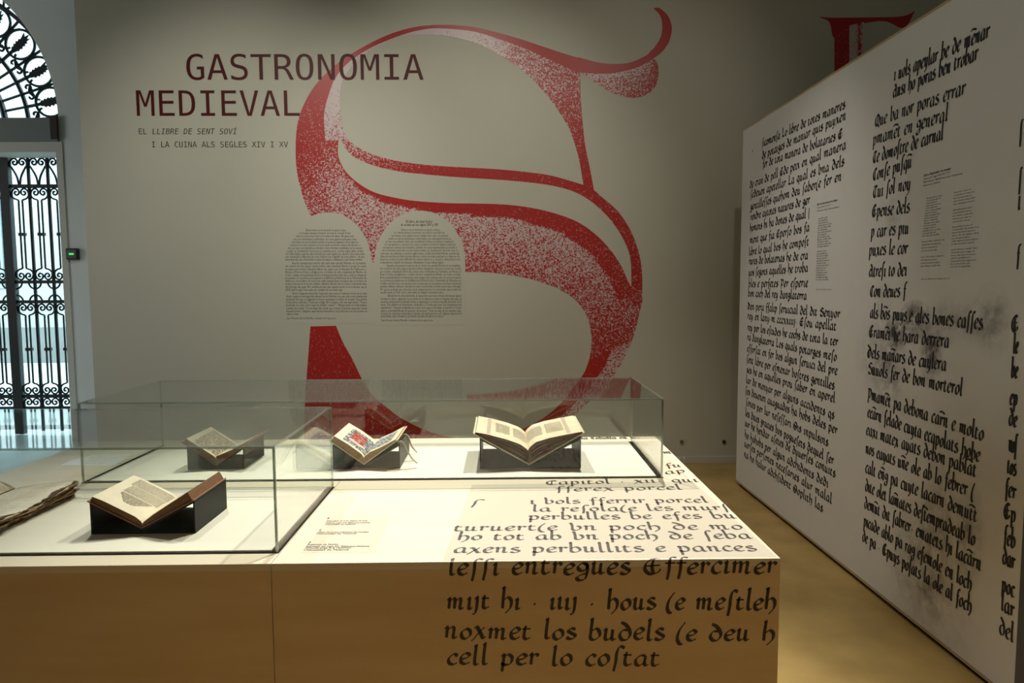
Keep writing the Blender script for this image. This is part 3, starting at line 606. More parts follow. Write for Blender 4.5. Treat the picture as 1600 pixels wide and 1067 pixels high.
# arched fields of plain wall colour that interrupt the red letter, with their small text
def arch(cx, cy, rx, ry, yb, lab):
    pts = [(cx+rx*math.cos(math.pi*k/40), cy-ry*math.sin(math.pi*k/40)) for k in range(41)]
    pts = [(cx+rx, yb)]+pts+[(cx-rx, yb)]
    a = [wp(x, y, .0010) for x, y in pts]; b = [wp(x, y, .0016) for x, y in pts]; n = len(a)
    t = thing('text_panel', tuple(wp(cx, yb)), lab, 'text panel', 'arched text panels on the wall')
    local(MB().add(a+b, [tuple(range(n, 2*n)), tuple(range(n))[::-1]]+[(i, (i+1) % n, n+(i+1) % n, n+i) for i in range(n)]), t).build('field', M['wall'], t)
    return t
ta = arch(512, 410, 68, 78, 505, 'arched text panel without a heading, left of the two under the red letter')
tb = arch(656, 410, 71, 81, 508, 'arched text panel headed by two bold lines, right of the two under the red letter')
def zx(x): return 400+.225*x
def zy(y): return 320+.225*y+1.2
def para(mb, text, rows):
    sp = [b-a for _, a, b in rows]
    for (y, a, b), s in zip(rows, wrap(text, sp)):
        if s: print_line(mb, s, wp(zx(a), zy(y)), wp(zx(b), zy(y)), UP, NW, 5.3*YW/F, lift=.0022)
SA1 = "Estem vivint en un moment en què la cuina i el menjar atrauen l'atenció de tota la societat d'una manera com potser mai no ho havien fet abans. Els grans xefs són ara autèntiques celebritats, les rutes gastronòmiques s'han consolidat com una modalitat turística de primera magnitud i els programes i concursos de cuina s'emeten en hores punta en moltes cadenes de televisió, a més de tenir innombrables pòdcasts i altres formats semblants en les xarxes socials. La \"prehistòria\" de tot açò es remunta, però, a molts segles abans, al final de l'edat mitjana, quan les elits d'una Europa cada vegada més diversa i interconnectada van començar a disposar de nous cuiners per a gaudir de nous plaers i, de pas, demostrar als seus competidors el grau de riquesa i refinament a què havien arribat."
SA2 = "Aquells avantpassats remots dels xefs amb estrella Michelin de l'actualitat, els cuiners de reis, papes i grans nobles, van començar llavors a posar les seues receptes per escrit, redactant llibres de cuina com el Viandier de Taillevent, a França; el Form of Cury, a Anglaterra, o el Llibre de arte coquinaria de Martino de Como, a Itàlia. A la península ibèrica el manuscrit més antic que conté un d'aquests receptaris es conserva precisament a la Biblioteca Històrica de la Universitat de València, i és el Llibre de Sent Soví, amb setanta-dues receptes que es troben en la base remota de la nostra cultura culinària. Encara que la còpia conservada data del principi del segle XV, sembla provat que aquest escrit es va redactar cap al 1324, amb la qual cosa acaba de complir els set-cents anys."
SA3 = "Entorn d'aquesta efemèride, l'exposició que veieu vol explorar el món de la cuina clàssica seguint el recorregut dels aliments des de l'arribada a les cases dels nostres avantpassats medievals fins que es degusten en bona companyia al voltant de la taula. Tres àmbits l'estructuren, dedicats a \"Cuina per a llegir. Els receptaris i els seus ingredients\", \"Fogons medievals. La cuina com a espai de treball i creació\" i \"Menjar junts en l'edat mitjana. L'univers de la taula\". Tot un viatge dels sentits que, a través d'elements materials i visuals d'aquell període i d'algunes experiències interactives, vol portar-vos a un món perdut de sabors i olors."
SB1 = "Estamos en un momento en que la cocina y la comida atraen la atención de toda la sociedad de una manera como quizás nunca lo habían hecho antes. Los grandes chefs son ahora auténticas celebridades, las rutas gastronómicas se han consolidado como una modalidad turística de primera magnitud y los programas y concursos de cocina se emiten en horas de máxima audiencia en muchas cadenas de televisión, además de tener innumerables pódcasts y otros formatos parecidos en las redes sociales. La \"prehistoria\" de todo esto se remonta, sin embargo, a muchos siglos antes, al final de la Edad Media, cuando las élites de una Europa cada vez más diversa e interconectada empezaron a disponer de mejores cocineros para disfrutar de nuevos placeres y, de paso, demostrar a sus competidores el grado de riqueza y refinamiento al que habían llegado."
SB2 = "Aquellos antepasados remotos de los chefs con estrella Michelin de la actualidad, los cocineros de reyes, papas y grandes nobles, empezaron entonces a poner sus recetas por escrito, redactando libros de cocina como el Viandier de Taillevent, en Francia; el Form of Cury, en Inglaterra, o el Libro de arte coquinaria de Martino de Como, en Italia. En la península ibérica el manuscrito más antiguo que contiene uno de estos recetarios se conserva precisamente en la Biblioteca Histórica de la Universitat de València y es el Llibre de Sent Soví, con setenta y dos recetas que se encuentran en la base remota de nuestra cultura culinaria. Aunque la copia conservada se fecha a principios del siglo XV, parece probado que esta parte de un original anterior no conservado que se debió de escribir hacia el 1324, con lo cual acaba de cumplir setecientos años."
SB3 = "Alrededor de esta efeméride, la exposición que veis a través del tiempo quiere mostrar lo clásico siguiendo el recorrido de los alimentos desde su llegada a las casas de nuestros antepasados medievales hasta su degustación en buena compañía alrededor de la mesa. Tres ámbitos la estructuran, dedicados a \"Cocina para leer. Los recetarios y sus ingredientes\", \"Fogones medievales. La cocina como espacio de trabajo y creación\" y \"Comer juntos en la Edad Media. El universo de la mesa\". Todo un viaje de los sentidos que, a través de elementos materiales y visuales de aquel periodo y de algunas experiencias interactivas, quiere llevaros a un mundo perdido de sabores y olores."
mb = MB()
para(mb, SA1, [(178,348,622),(198,298,655),(219,280,680),(241,260,700),(261,245,715),(281,235,725),(302,222,740),(323,215,745),(343,208,755),(362,205,757),(382,203,740)])
para(mb, SA2, [(407,250,765)]+[(y,205,767) for y in (427,449,469,490,510,530,550,572)]+[(592,207,605)])
para(mb, SA3, [(617,255,770)]+[(y,210,772) for y in (637,658,678,698,720,740)]+[(760,215,300)])
print_line(mb, "Juan Vicente García Marsilla, comissari de l'exposició", wp(zx(215), zy(788)), wp(zx(555), zy(788)), UP, NW, 4.6*YW/F, lift=.0022)
local(mb, ta).build('printed_text', M['ink_grey'], ta)
mb = MB()
print_line(mb, "El Libro de Sent Soví y", wp(zx(1043), zy(119)), wp(zx(1225), zy(119)), UP, NW, 5.6*YW/F, bold=.018, lift=.0022)
print_line(mb, "la cocina en los siglos XIV y XV", wp(zx(1008), zy(141)), wp(zx(1265), zy(141)), UP, NW, 5.6*YW/F, bold=.018, lift=.0022)
para(mb, SB1, [(175,1010,1280),(195,960,1310),(216,940,1335),(237,920,1355),(257,900,1370),(277,893,1385),(298,882,1395),(318,875,1402),(340,868,1410),(360,865,1415),(380,862,1418),(402,862,1308)])
para(mb, SB2, [(424,908,1420)]+[(y,863,1424) for y in (444,465,485,507,527,548,568,590)]+[(610,863,1305)])
para(mb, SB3, [(633,915,1428)]+[(y,868,1428) for y in (655,675,695,716,738,757)]+[(775,868,1305)])
print_line(mb, "Juan Vicente García Marsilla, comisario de la exposición", wp(zx(870), zy(803)), wp(zx(1228), zy(803)), UP, NW, 4.6*YW/F, lift=.0022)
local(mb, tb).build('printed_text', M['ink_grey'], tb)
# exhibition title
t = thing('exhibition_title', tuple(wp(440, 181)), 'maroon capitals GASTRONOMIA MEDIEVAL on the greige wall', 'lettering')
mb = MB(); write_mono(mb, 'GASTRONOMIA', wp(289, 124.6), wp(663, 124.6), UP, NW, 37.6*YW/F); local(mb, t).build('upper_word', M['title'], t)
mb = MB(); write_mono(mb, 'MEDIEVAL', wp(211.8, 181), wp(471, 181), UP, NW, 37.6*YW/F); local(mb, t).build('lower_word', M['title'], t)
t = thing('exhibition_subtitle', tuple(wp(330, 230)), 'two lines of small dark capitals under the maroon title', 'lettering')
mb = MB(); write_mono(mb, 'EL ', wp(216, 209.6), wp(237, 209.6), UP, NW, 8.4*YW/F)
write_mono(mb, 'LLIBRE DE SENT SOVÍ', wp(237, 209.6), wp(370, 209.6), UP, NW, 8.4*YW/F, shear=.18); local(mb, t).build('upper_line', M['ink_front'], t)
mb = MB(); write_mono(mb, 'I LA CUINA ALS SEGLES XIV I XV', wp(236.5, 230), wp(450.5, 230), UP, NW, 8.4*YW/F); local(mb, t).build('lower_line', M['ink_front'], t)

# ================================================================ white manuscript panel
Z0 = .022
pa = on_z(1150, 752, Z0); pb = on_z(1545, 1067, Z0)
pd = (pb-pa); pd.z = 0; pd.normalize(); pn = pd.cross(UP).normalized()
def pp(px, py): return on_plane(px, py, pa, pn)
ztop = (pp(1161, 201.6).z + pp(1483, 0).z)/2
plen = (pp(1589, 1000)-pa).dot(pd)
pt = thing('manuscript_panel', tuple(pa), 'large white standing panel covered in black gothic handwriting', 'display panel', rot=math.atan2(-pd.x, pd.y))
pt.location.z = 0
def pl(mb): return local(mb, pt)
def P3(u, v, w): return pa + pd*u + pn*w + UP*(v-pa.z)
def pbox(u0, u1, v0, v1, w0, w1):
    c = [P3(u, v, w) for v in (v0, v1) for u, w in ((u0, w0), (u1, w0), (u1, w1), (u0, w1))]
    return MB().add(c, [(0,3,2,1),(4,5,6,7),(0,1,5,4),(1,2,6,5),(2,3,7,6),(3,0,4,7)])
pl(pbox(0, plen, Z0, ztop, -.045, -.001)).build('core_board', M['wood'], pt)
pl(pbox(.03, plen-.03, 0, Z0, -.04, -.02)).build('plinth', M['gap'], pt)
def loc_yz(px, py):
    q = pp(px, py); return ((q-pa).dot(pd), q.z)
bl = []
for px, py, ry, rz, s in ((1430,500,.13,.10,3.0),(1455,555,.09,.16,2.2),(1400,520,.10,.10,2.6),(1375,560,.25,.25,.7),(1500,500,.30,.12,.8),(1515,840,.10,.25,1.2),(1440,870,.25,.3,.9),(1390,600,.2,.3,.6),(1450,930,.4,.3,.5),(1550,500,.12,.16,.9),(1470,800,.15,.3,.8),(1395,340,.08,.1,.5),(1380,480,.1,.2,.4)):
    y, z = loc_yz(px, py); bl.append((y, z, ry, rz, s))
pl(pbox(0, plen, Z0+.016, ztop-.014, -.001, .0012)).build('printed_face', panel_mat(bl), pt)
def hp(mb, s, x0, y0, x1, y1, xh, **k): write_hand(mb, s, pp(x0, y0), pp(x1, y1), UP, xh, pn, lift=.0022, **k)
COL1 = [("SicomenSa Lo libre de totes maneres",1191,229,1321,169),("de potatges de maniar quis puyxen",1191,248,1322,186),("fer de tota manera de volataries E",1192,262,1317,215),
("de cran de pell Ede peix en qual manera",1172,294,1322,232),("Sedeuen apetellar La qual es vna dels",1173,309.5,1319.5,258),("gentilleSSes quehom deu Saber/e fer en",1173,328,1315,281),
("rendre aytotes natures de ger",1173,344,1265.6,317.6),("homens hi ha dones de qual |",1172,361.5,1265,338.5),("ment que fia EperSo vos fa",1172,380,1265,360.6),("libre lo qual vos he compoSt",1170.6,398.6,1264,382.5),
("rures de volaterias he de cra",1170.6,413,1262.7,404.5),("yos Segons aquelles he troba",1170,430.6,1262.7,424),("bles e perfetes Per eSperie",1170,448,1262.7,447.5),("bon coch del rey danglaterra",1169.4,462.7,1260.5,467.7),
("Den pera ffalip Seruicial del dit Benyor",1168.5,482.8,1312.8,496.3),("rey en lany.m cccxxiiij. ESou apellat",1168.5,498,1307,515.7),("rey per los eStudes he cochs de tota la ter",1168.5,515.7,1309.4,540),("ra danglaterra Los quals potarges meSo",1168,530.8,1307.7,563.7),
("eSforSat en fer vos algun Seruici del pre",1167.7,548.6,1308.6,585.7),("Sent libre per eSmenar voStres gentilles",1167,565.4,1304,608.4),("ses he en aquelles prou Saber en aperel",1167,581.5,1305,628.7),("lar de menyar per alguns accidents qs",1166,597.5,1303.8,654.7),
("Ses deuenen auaguades ha hobs deles per",1165,614.4,1308.4,678),("Sones per lur neSeSSari Ois inpulsins",1166,632,1294.4,697),("les dites gracies vos pogueSets dequel Ser",1165,649,1302.8,726),("uir he hendar aSetes de dyuerSes conuits",1164.6,665,1305.6,745.6),
("ho hahobs per algun adchidents dedi",1164,682.8,1294.4,761.6),("uerSes perSones neceSaries alur malal",1163.5,696.9,1300,787),("na ho halur adchSident Ooplith las",1163,712.8,1286,800)]
def lines_of(root, name, m, fn, rows):
    for row in rows:
        mb = MB(); fn(mb, *row)
        if mb.v: local(mb, root).build(name, m, root)
lines_of(pt, 'handwritten_text', M['ink'], lambda mb, s, a, b, c, d: hp(mb, s, a, b, c, d, .031, pw=.50, thin=.13, nib=.75, slant=.02), COL1)
mb = MB()
hp(mb, ",", 1174, 237, 1178, 235, .05, pw=.3)
pl(mb).build('pen_mark', M['ink'], pt)
COL2 = [("i uols apeylar be de menar",1397.5,126,1546,58.5,(22,)),("Ausi ho poras ben trobar",1396,153,1528,93,()),("Que va nor poras errar",1367.5,198,1508.5,147,()),("pmamet en general",1364.5,226.5,1481.5,187.5,(4,)),
("Te domoStre de carnal",1364.5,255,1474,217.5,()),("ConSe puSqu",1364.5,282,1424.5,261,(10,)),("Tui Sol noy",1364.5,309,1423,295.5,()),("Epense dels",1363,339,1421.5,331.5,()),("p car es piu",1361.5,370.5,1420,364.5,()),
("puxes le cor",1358.5,399,1418.5,396,()),("AtreSi to dei",1358.5,432,1417,430.5,()),("Con deues f",1360,463.5,1415.5,463.5,()),("als bos puys",1360,496.5,1417,501,(5,)),("e ales bones caSSes",1421,502,1535.5,514.5,()),
("Eramet te hara derrera",1358.5,526.5,1483,543,(4,)),("Dels manars de cuylera",1355.5,558,1478.5,579,(7,)),("Buuols fer de bon morterol",1357,583.5,1504,618,()),("Pmamet pa debona carn e molto",1356,623,1536.8,688.7,(4,19)),
("ecarn felade cuyta ecapolats hobe",1356,651,1531,721.5,(2,)),("eaxi matex ayats debon pablat",1354,679,1525.5,745,(27,)),("nos eayats une ole ab lo febrer /",1353,707.5,1522,779,(12,)),("calt eng pa cuyte lacarn demutt",1352.7,737.5,1526.6,815.7,(6,29)),
("dite olet lamates deStempradeab lo",1352.4,766,1523.5,852.8,(12,21)),("demut dit Sabrer. ematets hi lacarn",1351,793,1532.8,892,(3,32)),("picade ablo pa rag eSemole en loch",1350,820.8,1518,923,()),("de pa . Epuys poSats la ole al foch",1348,844.5,1518,958,())]
lines_of(pt, 'handwritten_text', M['ink'], lambda mb, s, a, b, c, d, mk: hp(mb, s, a, b, c, d, .038, pw=.35, thin=.09, nib=.62, slant=.05, marks=[(m, '-') for m in mk]), COL2)
fr = [("f",1594,220,.8),("l",1595,252,.5),("S",1593,294,.7),("t",1592,327,.8),("l",1593.5,366.5,.6),("f",1589,412,1),("E",1581,518,1.9),("le",1584,551.7,2),("be",1581,589.6,2),("ep",1578.7,631.7,2),("de",1577,664,2),("noS",1577,705,2.6),("tos",1574.5,738.5,3),("fer",1571,773.6,3),("Ep",1569,809,3),("feb",1569,848.5,3.4),("dar",1567,879.4,3.2),("poc",1566,923,3.4),("lar",1565,952.5,3.2),("del",1562,989,3.6)]
vx, vy = 769, 447
for s, x, y, w in fr:
    x2 = x+7*w; y2 = y+(y-vy)/(x-vx)*(x2-x)
    lim = 1598-(y-200)*.0165
    if x2 > lim-1: x2 = lim-1; y2 = y+(y-vy)/(x-vx)*(x2-x)
    if x2-x < 2: continue
    mb = MB(); hp(mb, s, x, y, x2, y2, .040, pw=.30, thin=.08, nib=.62); pl(mb).build('handwritten_text', M['ink'], pt)
# small printed captions on the panel
def pline(mb, s, x0, y0, x1, y1, px, bold=0.0):
    P, Q = pp(x0, y0), pp(x1, y1); d = (P-EYE).dot(fw)
    print_line(mb, s, P, Q, UP, pn, px*d/F, bold=bold, lift=.0022)
CAP = "En aquest llibre s'ensenya com cal aparellar de menjar tota manera de viandes segons els usos de la cuina dels reis i dels grans senyors amb carns peixos salses i potatges fets amb les espècies més fines i amb llet d'ametles sucre i aigua de roses que fan el menjar saborós i profitós per a tota persona que vulga servir bé en la taula del seu senyor".split()
def cap_lines(mb, x0, x1, y0, y1, xb0, yb_shift, n, slope, words_n):
    k = 0
    for i in range(n):
        f = i/(n-1)
        if f in (.5,): continue
        xs = x0+(xb0-x0)*f; w = (x1-x0)*rnd.uniform(.62, 1.0)
        y = y0+(y1-y0)*f; sl = (y-vy)/(xs-vx)
        s = ' '.join(CAP[(k+j) % len(CAP)] for j in range(words_n)); k += words_n
        pline(mb, s, xs, y, xs+w, y+sl*w, 3.6)
mb = MB()
pline(mb, "Llibre de totes maneres de potatges", 1277, 321, 1309, 313.5, 4.4, .02)
pline(mb, "de menjar. Manuscrit, segle XV", 1277, 326, 1298, 321, 3.6); pline(mb, "Universitat de València. Biblioteca Històrica", 1277, 331, 1312, 324, 3.6)
pl(mb).build('heading_text', M['ink'], pt); mb = MB()
cap_lines(mb, 1279, 1301, 343, 438, 1275, 0, 27, 0, 4)
pl(mb).build('caption_text', M['ink'], pt); mb = MB()
pline(mb, "Universitat de València, Biblioteca Històrica", 1275, 453, 1300, 453, 2.6)
pl(mb).build('caption_text', M['ink'], pt)
mb = MB()
pline(mb, "Libre d'aparellar de menjar", 1444, 276, 1487, 264.5, 5.0, .02)
pline(mb, "Manuscrit. Segle XIV. Ms. 2112", 1444, 281.5, 1486, 270, 4.0); pline(mb, "Barcelona. Biblioteca de Catalunya", 1444, 286, 1505, 272, 4.0); pline(mb, "Biblioteca de Catalunya", 1444, 291.5, 1470, 285, 4.0)
pl(mb).build('heading_text', M['ink'], pt); mb = MB()
cap_lines(mb, 1449, 1477, 311, 370, 1442, 0, 16, 0, 4); cap_lines(mb, 1441, 1478, 379, 417, 1439.5, 0, 9, 0, 5)
pl(mb).build('caption_text', M['ink'], pt)
mb = MB()
cap_lines(mb, 1491, 1532, 302, 348, 1489, 0, 11, 0, 5); cap_lines(mb, 1489, 1533, 356, 418, 1486, 0, 15, 0, 5)
pl(mb).build('caption_text', M['ink'], pt); mb = MB()
pline(mb, "Barcelona, Biblioteca de Catalunya, Ms. 2112", 1440, 437, 1485, 436, 3.0)
pl(mb).build('caption_text', M['ink'], pt)
# return panel closing the near end; its unlit shade is put into the colour
q = P3(plen, 0, 0)
rp = thing('return_panel', (q.x+.6, q.y-.03, 0), 'dark grey return panel at the near end of the white manuscript panel', 'display panel')
local(MB().box((q.x-.002, q.y-.06, .02), (q.x+1.6, q.y-.002, ztop)), rp).build('board', mat('shaded_board_tone', (0.10, 0.10, 0.10), .7), rp)
local(MB().box((q.x+.03, q.y-.05, 0), (q.x+1.5, q.y-.02, .02)), rp).build('plinth', M['gap'], rp)

# ================================================================ display plinth of two birch units
ZT = .87
tf = on_z(820, 876.6, ZT).y; tb_ = on_z(1010, 682, ZT).y
tx1 = on_z(1217, 870, ZT).x; txm = on_z(422, 883, ZT).x; tx0 = -1.87
def plinth_unit(x0, x1, label):
    t = thing('display_plinth', ((x0+x1)/2, (tf+tb_)/2, 0), label, 'plinth', 'birch display plinths')
    s = .018
    local(MB().box((x0, tf, .04), (x1, tf+s, ZT-s)), t).build('front_panel', M['birch'], t)
    local(MB().box((x0, tb_-s, .04), (x1, tb_, ZT-s)), t).build('back_panel', M['birch'], t)
    local(MB().box((x0, tf+s, .04), (x0+s, tb_-s, ZT-s)), t).build('side_panel', M['birch'], t)
    local(MB().box((x1-s, tf+s, .04), (x1, tb_-s, ZT-s)), t).build('side_panel', M['birch'], t)
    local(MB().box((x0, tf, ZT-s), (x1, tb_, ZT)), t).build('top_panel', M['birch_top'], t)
    local(MB().box((x0+.05, tf+.05, 0), (x1-.05, tb_-.05, .04)), t).build('toe_kick', M['gap'], t)
    return t
pL = plinth_unit(tx0, txm-.0018, 'plain left birch plinth under the front glass case')
pR = plinth_unit(txm, tx1, 'right birch plinth with large black handwriting running over its edge')
DEP = Vector((0, 1, 0)); NF = Vector((0, -1, 0))
def tp(px, py): return on_z(px, py, ZT)
def th(mb, s, x0, y0, x1, y1, xh, **k): write_hand(mb, s, tp(x0, y0), tp(x1, y1), DEP, xh, UP, **k)
HK = dict(pw=.30, thin=.09, nib=.6, slant=.04, lift=.0008, smooth=5)
TOP = [("Capitol . xii. qui", 853, 757.5, 1092, 753),
("fferex porcel", 868, 768, 1067, 765),
("i vols fferrir porcel", 828, 787.5, 1108, 785),
("la reSola/e les murS", 832, 799.5, 1142, 797),
("perbulles be efes bu", 826, 812, 1152, 810),
("turuert/e vn poch de mo", 708, 829.5, 1163, 827),
("ho tot ab vn poch de Seba", 714, 844, 1176, 841.5),
("axens perbullits e pances", 708, 864, 1184, 861),
("S", 733, 790, 750, 790),
("ap", 1040, 741, 1072, 738),
("fu", 1041, 730.5, 1066, 729.5),
("n", 1060, 718, 1075, 717),
("m", 1038, 709, 1050, 708.5),
("lla Cebolla en les", 905, 686.5, 1000, 685.5)]
lines_of(pR, 'handwritten_text', M['ink_front'], lambda mb, *q: th(mb, *q, .034, **HK), TOP)
def tq(px, py): return on_y(px, py, tf)
FK = dict(pw=.37, thin=.10, nib=.62, slant=.05, lift=.0008, smooth=7, jit=.05)
FRONT = [("leSSi entregues Effercimer", 700, 897.5, 1212, 895), ("mijt hi . iiij . hous /e meStleh", 698, 950.5, 1212, 952),
("noxmet los budels /e deu h", 694, 996.5, 1210, 1001), ("cell per lo coStat", 698, 1037.5, 1030, 1040)]
def front_line(mb, s, a, b, c, d):
    write_hand(mb, s, tq(a, b), tq(c, d), UP, .0275, NF, **FK)
    mb.v = [(x, y, z) if z < ZT else (x, tf+z-ZT, ZT+.0008) for x, y, z in mb.v]     # tall letters run on over the edge of the plinth
lines_of(pR, 'handwritten_text', M['ink_front'], front_line, FRONT)
film = mat('clear_print_film', (0.585, 0.525, 0.40), 0.35)
def sheet(pts, root, name, m, z=.0003):
    a = [tp(*p)+UP*.00002 for p in pts]; b = [tp(*p)+UP*z for p in pts]; n = len(pts)
    return local(MB().add(a+b, [tuple(range(n, 2*n)), tuple(range(n))[::-1]]+[(i, (i+1) % n, n+(i+1) % n, n+i) for i in range(n)]), root).build(name, m, root)
sheet([(738, 757.5), (1083, 752), (1213, 869.5), (691, 876)], pR, 'print_film', film)
sheet([(518, 804), (613, 804), (586, 864), (470, 864)], pR, 'label_sheet', mat('clear_label_film', (0.66, 0.585, 0.44), 0.35))
mb = MB()
def tl(s, x0, y, x1, size, bold=0): print_line(mb, s, tp(x0, y), tp(x1, y-.5), DEP, UP, size, bold=bold, lift=.0008)
tl("1", 511, 811, 513.5, .016, .03); tl("Nola Llibre de coch, Robert de Nola", 510, 815, 574, .013, .02); tl("València, segle XVI. Biblioteca Històrica", 508, 818, 578, .013, .02); tl("Universitat de València", 508, 820.5, 555, .013, .02)
local(mb, pR).build('label_text', M['ink'], pR); mb = MB()
tl("2", 498, 829.5, 501, .016, .03); tl("Libre de totes maneres de menjar", 496, 832.5, 576, .013, .02); tl("Universitat de València", 494, 835, 557, .013, .02)
local(mb, pR).build('label_text', M['ink'], pR); mb = MB()
tl("3", 482, 849, 485, .016, .03); tl("Regiment de Sanitat", 480, 852, 528, .013, .02); tl("Impressió del segle XV, Biblioteca Històrica", 478, 855, 577, .013, .02); tl("Col·lecció antiga de la Universitat", 476, 857.5, 548, .013, .02); tl("Universitat de València", 474, 860.5, 545, .013, .02)
local(mb, pR).build('label_text', M['ink'], pR)
sheet([(112, 719), (150, 710), (205, 710), (178, 727), (93, 727)], pL, 'label_sheet', mat('white_label', (.8, .8, .78), .5))
mb = MB()
for k, y in enumerate((713, 716.5, 720, 724)): print_line(mb, ("Regiment de cuina i de taula", "Biblioteca Històrica", "Universitat de València, segle XV", "Llibre de coch")[k], tp(150-k*8, y), tp(205-k*6, y), DEP, UP, .016, lift=.0008)
local(mb, pL).build('label_text', M['ink_grey'], pL)

# ================================================================ glass cases
BT = .0045                                   # top of the display boards above the plinth
def case(x0, x1, y0, y1, h, label):
    t = thing('glass_case', ((x0+x1)/2, (y0+y1)/2, ZT), label, 'glass case', 'clear acrylic display cases')
    e = .006; z0 = ZT+.0006; z1 = ZT+h
    local(MB().box((x0-.003, y0-.003, ZT+.0001), (x1+.003, y1+.003, z0)), t).build('dark_joint', M['gap'], t)
    b = local(MB().box((x0+.020, y0+.010, z0), (x1-.020, y1-.014, ZT+BT)), t).build('display_board', M['board'], t)
    P = lambda a, b_, n, m=M['glass']: local(MB().box(a, b_), t).build(n, m, t)
    P((x0+e, y0, z0), (x1-e, y0+e, z1-e), 'front_pane'); P((x0+e, y1-e, z0), (x1-e, y1, z1-e), 'back_pane')
    P((x0, y0+e, z0), (x0+e, y1-e, z1-e), 'side_pane'); P((x1-e, y0+e, z0), (x1, y1-e, z1-e), 'side_pane')
    P((x0+e, y0+e, z1-e), (x1-e, y1-e, z1), 'top_pane', M['glass_top'])
    for (a, c) in ((x0, y0), (x1-e, y0), (x0, y1-e), (x1-e, y1-e)): P((a, c, z0), (a+e, c+e, z1-e), 'corner_edge', M['edge_dark'])
    P((x0, y0, z1-e), (x1, y0+e, z1), 'top_edge', M['edge']); P((x0, y1-e, z1-e), (x1, y1, z1), 'top_edge', M['edge'])
    P((x0, y0+e, z1-e), (x0+e, y1-e, z1), 'top_edge', M['edge']); P((x1-e, y0+e, z1-e), (x1, y1-e, z1), 'top_edge', M['edge'])
    return t
fa, fb = on_z(432, 864, ZT), on_z(523, 761, ZT)
case(-1.84, (fa.x+fb.x)/2, fa.y, fb.y, .280, 'front glass case at the left edge, over the manuscript and single open book')
ba, bb, bc = on_z(125, 756, ZT), on_z(1034, 745, ZT), on_z(988, 690, ZT)
case(ba.x, (bb.x+bc.x)/2, (ba.y+bb.y)/2, bc.y, .287, 'long rear glass case over the row of three open books')

